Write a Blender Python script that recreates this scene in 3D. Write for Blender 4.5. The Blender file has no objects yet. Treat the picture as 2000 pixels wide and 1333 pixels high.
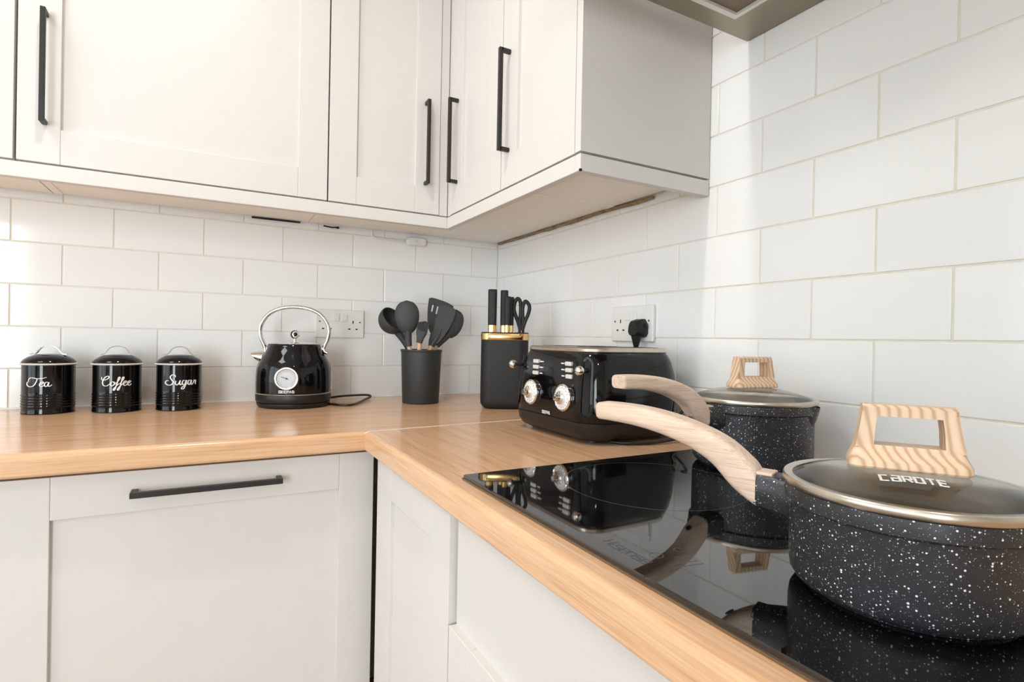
import bpy, bmesh, math, random
from mathutils import Vector, Matrix
random.seed(7)
S = bpy.context.scene
COL = S.collection
PI = math.pi

# ------------------------------------------------------------------ camera
cam_d = bpy.data.cameras.new('camera'); cam = bpy.data.objects.new('camera', cam_d); COL.objects.link(cam)
cam_d.sensor_width = 36.0; cam_d.lens = 19.29; cam_d.clip_start = 0.02
yaw, pitch, roll = math.radians(28.770), math.radians(-0.236), math.radians(1.0973)
fw = Vector((math.sin(yaw)*math.cos(pitch), math.cos(yaw)*math.cos(pitch), math.sin(pitch)))
rt0 = Vector((math.cos(yaw), -math.sin(yaw), 0)); up0 = rt0.cross(fw)
rt = rt0*math.cos(roll) + up0*math.sin(roll); up = up0*math.cos(roll) - rt0*math.sin(roll)
M = Matrix.Identity(4)
for i in range(3):
    M[i][0] = rt[i]; M[i][1] = up[i]; M[i][2] = -fw[i]
M[0][3], M[1][3], M[2][3] = -0.8924, -1.7424, 1.0938
cam.matrix_world = M
S.camera = cam

# ------------------------------------------------------------------ world, exposure, daylight at the windows
W = bpy.data.worlds.new('World'); S.world = W; W.use_nodes = True
W.node_tree.nodes['Background'].inputs[0].default_value = (0.85, 0.92, 1.0, 1)
W.node_tree.nodes['Background'].inputs[1].default_value = 1.0
S.view_settings.view_transform = 'Standard'; S.view_settings.look = 'None'
S.view_settings.gamma = 1.0; S.view_settings.use_curve_mapping = False
S.view_settings.exposure = 0.37

RX0, RY0, RZ1 = -3.3, -3.9, 2.42          # room extents (corner of the worktop at 0, 0)

def area(name, loc, direction, sx, sy, power, color):
    d = bpy.data.lights.new(name, 'AREA'); d.shape = 'RECTANGLE'; d.size = sx; d.size_y = sy
    d.energy = power; d.color = color
    o = bpy.data.objects.new(name, d); COL.objects.link(o); o.location = loc
    o.rotation_euler = Vector(direction).to_track_quat('-Z', 'Y').to_euler()
    return o
# daylight entering through window_1 (left wall) and window_2 (wall behind the photographer)
WIN1 = (-3.50, -0.30, 0.70, 2.15)            # y0, y1, z0, z1 in wall_left
WIN2 = (-3.22, -2.20, 0.12, 2.15)           # x0, x1, z0, z1 in wall_front
area('daylight', (RX0-0.10, (WIN1[0]+WIN1[1])/2, (WIN1[2]+WIN1[3])/2), (1, 0, 0), WIN1[1]-WIN1[0], WIN1[3]-WIN1[2], 33, (0.86, 0.93, 1.0))
area('daylight', ((WIN2[0]+WIN2[1])/2, RY0-0.10, (WIN2[2]+WIN2[3])/2), (0, 1, 0), WIN2[1]-WIN2[0], WIN2[3]-WIN2[2], 96, (0.88, 0.94, 1.0))

# ------------------------------------------------------------------ helpers: objects
def sc(r, g, b):
    f = lambda c: (c/255.0/12.92) if c/255.0 <= 0.04045 else ((c/255.0+0.055)/1.055)**2.4
    return (f(r), f(g), f(b), 1.0)

def thing(name, label, cat, loc=(0, 0, 0), rotz=0.0, group=None):
    o = bpy.data.objects.new(name, None); COL.objects.link(o); o.empty_display_size = 0.03
    o.location = loc; o.rotation_euler = (0, 0, rotz)
    o['label'] = label; o['category'] = cat
    if group: o['group'] = group
    return o
def tag(o, label, cat, group=None):
    o['label'] = label; o['category'] = cat
    if group: o['group'] = group
    return o
def obj(name, bm, mat, parent=None, smooth=None, label=None, loc=None, rot=None):
    """link a bmesh (or a ready mesh) as one mesh object"""
    if isinstance(bm, bmesh.types.BMesh):
        me = bpy.data.meshes.new(name)
        bmesh.ops.recalc_face_normals(bm, faces=bm.faces[:])
        bm.to_mesh(me); bm.free()
        if smooth is not None:
            me.shade_smooth()
            me.set_sharp_from_angle(angle=math.radians(smooth))
        me.materials.append(mat)
    else:
        me = bm
    o = bpy.data.objects.new(name, me); COL.objects.link(o)
    if parent: o.parent = parent
    if label: o['label'] = label
    if loc is not None: o.location = loc
    if rot is not None: o.rotation_euler = rot
    return o
def struct(name, bm, mat, parent=None, smooth=None):
    o = obj(name, bm, mat, parent, smooth)
    if parent is None: o['kind'] = 'structure'
    return o
def dup(root, loc=None, rotz=None, label=None, group=None):
    r = root.copy(); COL.objects.link(r)
    if loc is not None: r.location = loc
    if rotz is not None: r.rotation_euler = (0, 0, rotz)
    if label: r['label'] = label
    if group: r['group'] = group
    for ch in list(root.children):
        c = ch.copy(); COL.objects.link(c); c.parent = r
        for g in list(ch.children):
            d = g.copy(); COL.objects.link(d); d.parent = c
    return r

# ------------------------------------------------------------------ helpers: shapes
def B(): return bmesh.new()
def box(bm, x0, x1, y0, y1, z0, z1, bev=0.0, seg=2):
    t = bmesh.new()
    bmesh.ops.create_cube(t, size=1.0)
    for v in t.verts:
        v.co = Vector(((x0+x1)/2 + v.co.x*(x1-x0), (y0+y1)/2 + v.co.y*(y1-y0), (z0+z1)/2 + v.co.z*(z1-z0)))
    if bev > 0:
        bmesh.ops.bevel(t, geom=t.edges[:], offset=bev, segments=seg, profile=0.5, affect='EDGES')
    merge(bm, t); return bm
def merge(bm, t, mat=None):
    if mat is not None: bmesh.ops.transform(t, matrix=mat, verts=t.verts[:])
    vm = {}
    for v in t.verts: vm[v] = bm.verts.new(v.co)
    for f in t.faces:
        try: bm.faces.new([vm[v] for v in f.verts])
        except ValueError: pass
    t.free()
def lathe(bm, prof, seg=48, mat=None, cap0=True, cap1=True):
    """prof: list of (r, z)"""
    t = bmesh.new(); rings = []
    for r, z in prof:
        if r < 1e-6: rings.append([t.verts.new((0, 0, z))])
        else: rings.append([t.verts.new((r*math.cos(2*PI*i/seg), r*math.sin(2*PI*i/seg), z)) for i in range(seg)])
    for a, b in zip(rings, rings[1:]):
        for i in range(seg):
            j = (i+1) % seg
            if len(a) == 1 and len(b) == 1: break
            if len(a) == 1: t.faces.new((a[0], b[i], b[j]))
            elif len(b) == 1: t.faces.new((a[i], a[j], b[0]))
            else: t.faces.new((a[i], a[j], b[j], b[i]))
    if cap0 and len(rings[0]) > 1: t.faces.new(rings[0][::-1])
    if cap1 and len(rings[-1]) > 1: t.faces.new(rings[-1])
    merge(bm, t, mat); return bm
def loft(bm, rings, cap=True, mat=None, close=True):
    t = bmesh.new(); R = [[t.verts.new(p) for p in r] for r in rings]; n = len(R[0])
    for a, b in zip(R, R[1:]):
        for i in range(n if close else n-1):
            j = (i+1) % n; t.faces.new((a[i], a[j], b[j], b[i]))
    if cap and close: t.faces.new(R[0][::-1]); t.faces.new(R[-1])
    merge(bm, t, mat); return bm
def spline(pts, n=8, closed=False):
    P = [Vector(p) for p in pts]; out = []
    N = len(P)
    for i in range(N if closed else N-1):
        p0 = P[(i-1) % N] if (closed or i > 0) else P[0]*2-P[1]
        p1 = P[i]; p2 = P[(i+1) % N]
        p3 = P[(i+2) % N] if (closed or i+2 < N) else P[-1]*2-P[-2]
        for k in range(n):
            t = k/n
            out.append(0.5*((2*p1) + (p2-p0)*t + (2*p0-5*p1+4*p2-p3)*t*t + (3*p1-p0-3*p2+p3)*t*t*t))
    if not closed: out.append(P[-1].copy())
    return out
def frames(path, upv=None):
    T = []
    for i in range(len(path)):
        a = path[max(0, i-1)]; b = path[min(len(path)-1, i+1)]; T.append((b-a).normalized())
    n = Vector(upv) if upv else (Vector((0, 0, 1)) if abs(T[0].z) < 0.9 else Vector((1, 0, 0)))
    out = []
    for t in T:
        n = (n - t*n.dot(t)).normalized() if (n - t*n.dot(t)).length > 1e-6 else n
        out.append((t, n, t.cross(n)))
    return out
def tube(bm, path, rad, seg=10, flat=1.0, upv=None, mat=None, closed=False):
    """rad number or list; flat scales the binormal direction"""
    path = [Vector(p) for p in path]; F = frames(path, upv); rings = []
    for i, (p, (t, n, b)) in enumerate(zip(path, F)):
        r = rad[i] if isinstance(rad, (list, tuple)) else rad
        rings.append([p + n*(r*math.cos(2*PI*k/seg)) + b*(r*flat*math.sin(2*PI*k/seg)) for k in range(seg)])
    if closed: rings.append(rings[0])
    loft(bm, rings, cap=not closed, mat=mat); return bm
def rrect(hx, hy, r, n=6, cx=0, cy=0):
    out = []
    for qx, qy, a0 in ((1, 1, 0), (-1, 1, PI/2), (-1, -1, PI), (1, -1, 3*PI/2)):
        for k in range(n+1):
            a = a0 + PI/2*k/n
            out.append((cx + qx*(hx-r) + r*math.cos(a), cy + qy*(hy-r) + r*math.sin(a)))
    return out
def rloft(bm, levels, n=6, mat=None):
    """levels: (z, hx, hy, r) rounded rectangles stacked"""
    return loft(bm, [[(x, y, z) for x, y in rrect(hx, hy, r, n)] for z, hx, hy, r in levels], mat=mat)
def ribbon(bm, pts, w, fmap, n=8, thick=0.0006, closed=False, smooth=True):
    """flat stroke of width w along 2D pts, mapped to 3D by fmap(u, v, h)"""
    P = spline([(x, y, 0) for x, y in pts], n, closed) if smooth else [Vector((x, y, 0)) for x, y in pts]
    L = len(P); rows = []
    for i, p in enumerate(P):
        a = P[(i-1) % L] if closed else P[max(0, i-1)]; b = P[(i+1) % L] if closed else P[min(L-1, i+1)]
        d = (b-a); d = d.normalized() if d.length > 1e-9 else Vector((1, 0, 0)); nn = Vector((-d.y, d.x, 0))
        ww = w(i/(L-1), d) if callable(w) else w
        if not smooth and not closed and 0 < i < L-1:
            d1 = (P[i]-P[i-1]).normalized(); d2 = (P[i+1]-P[i]).normalized()
            c = max(0.5, math.sqrt(max(0.0, (1+d1.dot(d2))/2))); ww = ww/c
        l = p+nn*ww/2; r = p-nn*ww/2
        rows.append([fmap(l.x, l.y, 0), fmap(l.x, l.y, thick), fmap(r.x, r.y, thick), fmap(r.x, r.y, 0)])
    if closed: rows.append(rows[0])
    loft(bm, rows, cap=not closed); return bm
def cyl(bm, r, z0, z1, seg=24, mat=None, bev=0.0):
    if bev > 0: lathe(bm, [(r-bev, z0), (r, z0+bev), (r, z1-bev), (r-bev, z1)], seg, mat)
    else: lathe(bm, [(r, z0), (r, z1)], seg, mat)
    return bm
def ball(bm, r, c=(0, 0, 0), sx=1, sy=1, sz=1, seg=20):
    t = bmesh.new(); bmesh.ops.create_uvsphere(t, u_segments=seg, v_segments=seg//2+2, radius=r)
    for v in t.verts: v.co = Vector((v.co.x*sx+c[0], v.co.y*sy+c[1], v.co.z*sz+c[2]))
    merge(bm, t); return bm
def axis_mat(origin, zdir, xhint=(0, 0, 1)):
    """matrix whose local z points along zdir"""
    z = Vector(zdir).normalized(); x = Vector(xhint); x = (x - z*x.dot(z)).normalized(); y = z.cross(x)
    m = Matrix.Identity(4)
    for i in range(3): m[i][0] = x[i]; m[i][1] = y[i]; m[i][2] = z[i]; m[i][3] = origin[i]
    return m

# ------------------------------------------------------------------ materials (all procedural nodes)
def mat_base(name):
    m = bpy.data.materials.new(name); m.use_nodes = True
    nt = m.node_tree; b = nt.nodes['Principled BSDF']; return m, nt, b
def coords(nt, scale=(1, 1, 1), kind='Object', rot=(0, 0, 0)):
    tc = nt.nodes.new('ShaderNodeTexCoord'); mp = nt.nodes.new('ShaderNodeMapping')
    mp.inputs['Scale'].default_value = scale; mp.inputs['Rotation'].default_value = rot
    nt.links.new(tc.outputs[kind], mp.inputs['Vector']); return mp.outputs['Vector']
def noise(nt, vec, scale, detail=3, rough=0.5, dist=0.0):
    n = nt.nodes.new('ShaderNodeTexNoise'); n.inputs['Scale'].default_value = scale
    n.inputs['Detail'].default_value = detail; n.inputs['Roughness'].default_value = rough
    n.inputs['Distortion'].default_value = dist
    nt.links.new(vec, n.inputs['Vector']); return n.outputs['Fac']
def ramp(nt, fac, stops):
    r = nt.nodes.new('ShaderNodeValToRGB'); e = r.color_ramp.elements
    e[0].position, e[0].color = stops[0]; e[1].position, e[1].color = stops[-1]
    for p, c in stops[1:-1]:
        x = e.new(p); x.color = c
    nt.links.new(fac, r.inputs['Fac']); return r.outputs['Color']
def bump(nt, b, fac, strength=0.1, dist=0.001):
    n = nt.nodes.new('ShaderNodeBump'); n.inputs['Strength'].default_value = strength; n.inputs['Distance'].default_value = dist
    nt.links.new(fac, n.inputs['Height']); nt.links.new(n.outputs['Normal'], b.inputs['Normal'])
def plain(name, col, rough=0.5, metal=0.0, var=0.04, nscale=20, bumpy=0.0, bscale=60, ior=1.5, coat=0.0):
    m, nt, b = mat_base(name)
    v = coords(nt)
    f = noise(nt, v, nscale, 3)
    c0 = tuple(max(0, c*(1-var)) for c in col[:3])+(1,); c1 = tuple(min(1, c*(1+var)) for c in col[:3])+(1,)
    nt.links.new(ramp(nt, f, [(0.3, c0), (0.7, c1)]), b.inputs['Base Color'])
    b.inputs['Roughness'].default_value = rough; b.inputs['Metallic'].default_value = metal; b.inputs['IOR'].default_value = ior
    b.inputs['Coat Weight'].default_value = coat; b.inputs['Coat Roughness'].default_value = 0.04
    if bumpy: bump(nt, b, noise(nt, v, bscale, 2), bumpy)
    return m
def wood(name, light, mid, dark, axis=0, scale=1.0, rough=0.35, fine=1.0):
    """oak like grain running along the given object axis"""
    m, nt, b = mat_base(name)
    st = [20*scale]*3; st[axis] = 0.9*scale
    v = coords(nt, tuple(st)); n1 = noise(nt, v, 3.0, 6, 0.6, 0.6)
    st2 = [210*scale*fine]*3; st2[axis] = 5*scale
    v2 = coords(nt, tuple(st2)); n2 = noise(nt, v2, 2.0, 4, 0.6)
    mx = nt.nodes.new('ShaderNodeMath'); mx.operation = 'MULTIPLY_ADD'; mx.inputs[1].default_value = 0.48
    nt.links.new(n2, mx.inputs[0]); 
    m2 = nt.nodes.new('ShaderNodeMath'); m2.operation = 'MULTIPLY'; m2.inputs[1].default_value = 0.52
    nt.links.new(n1, m2.inputs[0]); nt.links.new(m2.outputs[0], mx.inputs[2])
    col = ramp(nt, mx.outputs[0], [(0.32, dark), (0.46, mid), (0.62, light)])
    nt.links.new(col, b.inputs['Base Color']); b.inputs['Roughness'].default_value = rough
    bump(nt, b, n2, 0.06, 0.0005)
    return m
def wood_wave(name, light, mid, dark, axis=0, scale=60, rough=0.45):
    m, nt, b = mat_base(name)
    st = [1.0]*3; st[axis] = 0.13
    v = coords(nt, tuple(st))
    w = nt.nodes.new('ShaderNodeTexWave'); w.wave_type = 'BANDS'; w.bands_direction = 'DIAGONAL'
    w.inputs['Scale'].default_value = scale; w.inputs['Distortion'].default_value = 4.5
    w.inputs['Detail'].default_value = 3; w.inputs['Detail Scale'].default_value = 0.6
    nt.links.new(v, w.inputs['Vector'])
    col = ramp(nt, w.outputs['Fac'], [(0.0, dark), (0.35, mid), (0.8, light)])
    nt.links.new(col, b.inputs['Base Color']); b.inputs['Roughness'].default_value = rough
    return m
def speckle(name, base, fleck, rough=0.38):
    m, nt, b = mat_base(name)
    v = coords(nt)
    def flecks(scale, thr, soft):
        vo = nt.nodes.new('ShaderNodeTexVoronoi'); vo.inputs['Scale'].default_value = scale
        vo.inputs['Randomness'].default_value = 1.0
        nt.links.new(v, vo.inputs['Vector'])
        # random size per cell: compare distance with a threshold taken from the cell's colour
        sp = nt.nodes.new('ShaderNodeSeparateColor'); nt.links.new(vo.outputs['Color'], sp.inputs[0])
        pw = nt.nodes.new('ShaderNodeMath'); pw.operation = 'POWER'; pw.inputs[1].default_value = 2.6
        nt.links.new(sp.outputs[0], pw.inputs[0])
        mu = nt.nodes.new('ShaderNodeMath'); mu.operation = 'MULTIPLY'; mu.inputs[1].default_value = thr
        nt.links.new(pw.outputs[0], mu.inputs[0])
        su = nt.nodes.new('ShaderNodeMath'); su.operation = 'SUBTRACT'
        nt.links.new(mu.outputs[0], su.inputs[0]); nt.links.new(vo.outputs['Distance'], su.inputs[1])
        dv = nt.nodes.new('ShaderNodeMath'); dv.operation = 'DIVIDE'; dv.inputs[1].default_value = soft; dv.use_clamp = True
        nt.links.new(su.outputs[0], dv.inputs[0]); return dv.outputs[0]
    a = flecks(470, 0.41, 0.09); c = flecks(900, 0.40, 0.14)
    mxn = nt.nodes.new('ShaderNodeMath'); mxn.operation = 'MAXIMUM'
    hf = nt.nodes.new('ShaderNodeMath'); hf.operation = 'MULTIPLY'; hf.inputs[1].default_value = 0.45
    nt.links.new(c, hf.inputs[0]); nt.links.new(a, mxn.inputs[0]); nt.links.new(hf.outputs[0], mxn.inputs[1])
    nt.links.new(ramp(nt, mxn.outputs[0], [(0.0, base), (1.0, fleck)]), b.inputs['Base Color'])
    b.inputs['Roughness'].default_value = rough
    bump(nt, b, noise(nt, v, 900, 2), 0.12, 0.0004)
    return m
def glass_mat(name, tint=(1, 1, 1, 1), ior=1.5, rough=0.0):
    m = bpy.data.materials.new(name); m.use_nodes = True; nt = m.node_tree; nt.nodes.clear()
    out = nt.nodes.new('ShaderNodeOutputMaterial'); mix = nt.nodes.new('ShaderNodeMixShader')
    tr = nt.nodes.new('ShaderNodeBsdfTransparent'); gl = nt.nodes.new('ShaderNodeBsdfGlossy'); fr = nt.nodes.new('ShaderNodeFresnel')
    n = noise(nt, coords(nt), 4.0, 1)
    c0 = tuple(c*0.99 for c in tint[:3])+(1,)
    nt.links.new(ramp(nt, n, [(0.3, c0), (0.7, tint)]), tr.inputs['Color'])
    gl.inputs['Roughness'].default_value = rough; fr.inputs['IOR'].default_value = ior
    nt.links.new(fr.outputs[0], mix.inputs[0]); nt.links.new(tr.outputs[0], mix.inputs[1]); nt.links.new(gl.outputs[0], mix.inputs[2])
    nt.links.new(mix.outputs[0], out.inputs[0]); return m
def emit(name, col, strength):
    m, nt, b = mat_base(name)
    b.inputs['Base Color'].default_value = col
    b.inputs['Emission Color'].default_value = col; b.inputs['Emission Strength'].default_value = strength
    return m

MT = {}
def tile_mat():
    m, nt, b = mat_base('glazed_tile')
    oi = nt.nodes.new('ShaderNodeObjectInfo')
    nt.links.new(ramp(nt, oi.outputs['Random'], [(0.0, sc(240, 240, 239)), (1.0, sc(244, 244, 243))]), b.inputs['Base Color'])
    b.inputs['Roughness'].default_value = 0.12; b.inputs['IOR'].default_value = 1.52
    v = coords(nt, (1, 1, 1), 'Object')
    # per-tile wavy glaze
    add = nt.nodes.new('ShaderNodeVectorMath'); add.operation = 'ADD'
    cmb = nt.nodes.new('ShaderNodeCombineXYZ')
    mul = nt.nodes.new('ShaderNodeMath'); mul.operation = 'MULTIPLY'; mul.inputs[1].default_value = 40
    nt.links.new(oi.outputs['Random'], mul.inputs[0]); nt.links.new(mul.outputs[0], cmb.inputs[0])
    nt.links.new(v, add.inputs[0]); nt.links.new(cmb.outputs[0], add.inputs[1])
    bump(nt, b, noise(nt, add.outputs[0], 14, 2), 0.05, 0.004)
    return m
MT['tile'] = tile_mat()
MT['grout'] = plain('grout', sc(229, 223, 208), 0.85, var=0.05, nscale=60, bumpy=0.3, bscale=300)
MT['paint'] = plain('wall_paint', sc(238, 236, 231), 0.75, var=0.015, nscale=6)
MT['ceiling'] = plain('ceiling_paint', sc(242, 241, 238), 0.8, var=0.01, nscale=5)
MT['floor'] = wood('floor_boards', sc(176, 150, 122), sc(160, 132, 104), sc(134, 106, 80), axis=1, scale=0.8, rough=0.45)
MT['door'] = plain('cabinet_paint', sc(212, 207, 202), 0.42, var=0.006, nscale=40, bumpy=0.05, bscale=400)
MT['carcass'] = plain('carcass_board', sc(245, 238, 228), 0.5, var=0.015, nscale=12)
MT['black_metal'] = plain('black_handle_metal', sc(44, 42, 40), 0.38, metal=0.3, var=0.06, nscale=90, bumpy=0.06, bscale=500)
MT['oak_x'] = wood('oak_laminate_along_x', sc(222, 182, 145), sc(210, 166, 127), sc(182, 137, 99), axis=0, scale=1.1, rough=0.20)
MT['oak_y'] = wood('oak_laminate_along_y', sc(222, 182, 145), sc(210, 166, 127), sc(182, 137, 99), axis=1, scale=1.1, rough=0.20)
MT['strip'] = plain('white_joint_strip', sc(232, 230, 226), 0.4, var=0.02)
MT['gloss_black'] = plain('gloss_black_enamel', sc(9, 9, 10), 0.06, var=0.05, nscale=10, ior=1.42)
MT['satin_black'] = plain('satin_black_plastic', sc(20, 20, 21), 0.42, var=0.06, nscale=60, bumpy=0.05, bscale=500)
MT['matt_black'] = plain('matt_black_plastic', sc(22, 22, 23), 0.6, var=0.06, nscale=80, bumpy=0.08, bscale=600)
MT['rubber'] = plain('dark_silicone', sc(54, 57, 57), 0.62, var=0.06, nscale=30, bumpy=0.05, bscale=500)
MT['pot'] = plain('charcoal_pot_plastic', sc(45, 47, 47), 0.55, var=0.05, nscale=60, bumpy=0.08, bscale=700)
MT['chrome'] = plain('chrome', sc(226, 224, 220), 0.10, metal=1.0, var=0.02, nscale=30)
MT['brushed'] = plain('brushed_steel', sc(196, 188, 176), 0.28, metal=1.0, var=0.05, nscale=120, bumpy=0.04, bscale=500)
MT['hood_steel'] = plain('hood_steel', sc(150, 140, 124), 0.32, metal=1.0, var=0.06, nscale=14, bumpy=0.03, bscale=300)
MT['alu'] = plain('pale_aluminium', sc(224, 223, 218), 0.4, metal=0.3, var=0.03)
MT['gold'] = plain('polished_brass', sc(226, 188, 124), 0.16, metal=1.0, var=0.04, nscale=30)
MT['white_plastic'] = plain('white_plastic', sc(234, 233, 230), 0.35, var=0.01, nscale=30)
MT['print_white'] = plain('white_print', sc(226, 224, 222), 0.45, var=0.02, nscale=50)
MT['hob_print'] = plain('hob_print', sc(60, 61, 62), 0.3, var=0.05, nscale=60)
MT['print_grey'] = plain('grey_print', sc(98, 99, 100), 0.35, var=0.05, nscale=60)
MT['dark_hole'] = plain('dark_opening_shade', sc(20, 19, 18), 0.8, var=0.1)
MT['hob_glass'] = plain('black_ceramic_glass', sc(9, 9, 10), 0.03, var=0.05, nscale=10, ior=1.85)
MT['granite'] = speckle('speckled_granite_coating', sc(40, 42, 45), sc(228, 228, 230))
MT['pan_inside'] = speckle('speckled_pan_lining', sc(52, 51, 49), sc(205, 204, 200), 0.45)
MT['pan_wood'] = wood('printed_wood_handle', sc(226, 203, 184), sc(212, 184, 162), sc(178, 146, 122), axis=0, scale=3.0, rough=0.45, fine=0.7)
MT['knob_wood'] = wood_wave('printed_wood_knob', sc(222, 194, 165), sc(213, 181, 150), sc(190, 152, 118), axis=2, scale=85, rough=0.42)
MT['beech'] = wood('beech_stick', sc(226, 184, 146), sc(212, 164, 124), sc(190, 140, 100), axis=2, scale=3, rough=0.5)
MT['glass'] = glass_mat('clear_lid_glass', (0.97, 0.98, 0.975, 1), 1.24)
MT['window_glass'] = glass_mat('window_glass', (0.97, 0.985, 0.98, 1), 1.45)
MT['dial_face'] = plain('pale_dial_face', sc(178, 180, 183), 0.35, var=0.05, nscale=200)
MT['lamp'] = emit('lamp_disc', (1.0, 0.86, 0.68, 1), 30.0)
MT['filter'] = plain('hood_filter_mesh', sc(128, 112, 94), 0.5, metal=0.6, var=0.15, nscale=400)
MT['dirt'] = plain('old_brown_sealant', sc(140, 120, 88), 0.85, var=0.35, nscale=60, bumpy=0.4, bscale=150)

# ------------------------------------------------------------------ room shell
TOPZ = 0.90                       # worktop height
Z0, PZ, PX = 1.1015, 0.103, 0.2029  # tile course line, course pitch, tile pitch
GR = 0.003                        # joint width

def wall_slab(name, x0, x1, y0, y1, z0, z1, mat):
    bm = B(); box(bm, x0, x1, y0, y1, z0, z1); return struct(name, bm, mat)
wall_back = wall_slab('wall_back', RX0-0.12, 0.12, 0.0016, 0.12, 0.0, RZ1, MT['grout'])
wall_right = wall_slab('wall_right', 0.0016, 0.12, RY0-0.12, 0.0016, 0.0, RZ1, MT['grout'])

def wall_with_window(name, axis, pos, thick, a0, a1, win, mat):
    """wall slab with a rectangular opening, spanning a0..a1 along the other axis"""
    bm = B(); w0, w1, z0, z1 = win
    for (s0, s1, q0, q1) in ((a0, w0, 0, RZ1), (w1, a1, 0, RZ1), (w0, w1, 0, z0), (w0, w1, z1, RZ1)):
        if axis == 'x': box(bm, pos-thick, pos, s0, s1, q0, q1)
        else: box(bm, s0, s1, pos-thick, pos, q0, q1)
    return struct(name, bm, mat)
wall_left = wall_with_window('wall_left', 'x', RX0, 0.12, RY0-0.12, 0.12, WIN1, MT['paint'])
wall_front = wall_with_window('wall_front', 'y', RY0, 0.12, RX0, 0.12, WIN2, MT['paint'])
floor = wall_slab('floor', RX0-0.12, 0.12, RY0-0.12, 0.12, -0.1, 0.0, MT['floor'])
ceiling = wall_slab('ceiling', RX0-0.12, 0.12, RY0-0.12, 0.12, RZ1, RZ1+0.1, MT['ceiling'])

def make_window(name, axis, pos, win):
    w0, w1, z0, z1 = win
    def put(bm, a0, a1, q0, q1, d0, d1, bev=0.003):
        if axis == 'x': box(bm, pos+d0, pos+d1, a0, a1, q0, q1, bev)
        else: box(bm, a0, a1, pos+d0, pos+d1, q0, q1, bev)
    root = bpy.data.objects.new(name, None); COL.objects.link(root); root['kind'] = 'structure'
    n = max(2, round((w1-w0)/0.75)); step = (w1-w0)/n
    for (a0, a1, q0, q1) in [(w0, w0+0.06, z0, z1), (w1-0.06, w1, z0, z1), (w0+0.06, w1-0.06, z0, z0+0.06), (w0+0.06, w1-0.06, z1-0.06, z1)] + [(w0+step*i-0.03, w0+step*i+0.03, z0+0.06, z1-0.06) for i in range(1, n)]:
        bm = B(); put(bm, a0, a1, q0, q1, -0.07, -0.02); obj('frame_bar', bm, MT['white_plastic'], root)
    for i in range(n):
        a0 = w0+step*i+(0.06 if i == 0 else 0.03); a1 = w0+step*(i+1)-(0.06 if i == n-1 else 0.03)
        bm = B(); put(bm, a0, a1, z0+0.06, z1-0.06, -0.048, -0.042, 0); obj('pane', bm, MT['window_glass'], root)
    bm = B(); put(bm, w0-0.05, w1+0.05, z0-0.03, z0, -0.02, 0.10); obj('sill', bm, MT['white_plastic'], root)
    return root
make_window('window_1', 'x', RX0, WIN1)
make_window('window_2', 'y', RY0, WIN2)

# wall tiles, one object each
def tile_mesh(w, h, key, cache={}):
    k = (round(w, 4), round(h, 4), key)
    if k not in cache:
        bm = B(); box(bm, -w/2, w/2, -0.0005, 0.008, -h/2, h/2, 0.0011, 2)
        if key == 'r':
            bmesh.ops.transform(bm, matrix=Matrix.Rotation(-PI/2, 4, 'Z'), verts=bm.verts[:])
        me = bpy.data.meshes.new('tile'); bmesh.ops.recalc_face_normals(bm, faces=bm.faces[:]); bm.to_mesh(me); bm.free()
        me.materials.append(MT['tile']); cache[k] = me
    return cache[k]
def tile_run(parent, side, lo, k0, k1, base_even, base_odd, ztop, zlow):
    for k in range(k0, k1):
        z0 = max(Z0+k*PZ+GR/2, zlow); z1 = min(Z0+(k+1)*PZ-GR/2, ztop)
        if z1-z0 < 0.006: continue
        base = base_even if k % 2 == 0 else base_odd
        n = math.floor((lo-base)/PX)
        a = base+n*PX
        while a < -0.004:
            s0 = a+GR/2; s1 = min(a+PX-GR/2, -0.001)
            a += PX
            if s1 < lo or s1-s0 < 0.008: continue
            me = tile_mesh(s1-s0, z1-z0, 'b' if side == 'b' else 'r')
            loc = ((s0+s1)/2, 0.0005, (z0+z1)/2) if side == 'b' else (0.0005, (s0+s1)/2, (z0+z1)/2)
            obj('tile', me, None, parent, loc=loc)
tile_run(wall_back, 'b', -1.72, -2, 4, -1.3182, -1.2194, 1.50, TOPZ+0.001)
tile_run(wall_right, 'r', -2.05, -2, 4, -1.3722, -1.2708, 9, TOPZ+0.001)
def right_upper():
    # courses above the wall cabinets' underside: only past the cabinet end
    for k in range(4, 8):
        z0 = Z0+k*PZ+GR/2; z1 = Z0+(k+1)*PZ-GR/2
        base = -1.3722 if k % 2 == 0 else -1.2708
        for n in range(-4, 4):
            s0 = base+n*PX+GR/2; s1 = base+(n+1)*PX-GR/2
            if s0 > -0.93 or s1 < -2.05: continue
            obj('tile', tile_mesh(s1-s0, z1-z0, 'r'), None, wall_right, loc=(0.0005, (s0+s1)/2, (z0+z1)/2))
right_upper()
# white sealant bead along the bottom of the tiles
bm = B(); tube(bm, [(-2.2, -0.002, TOPZ+0.001), (-0.004, -0.002, TOPZ+0.001)], 0.0035, 8); struct('trim_1', bm, MT['strip'], smooth=60)
bm = B(); tube(bm, [(-0.002, -0.004, TOPZ+0.001), (-0.002, -2.3, TOPZ+0.001)], 0.0035, 8); struct('trim_2', bm, MT['strip'], smooth=60)

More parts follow.
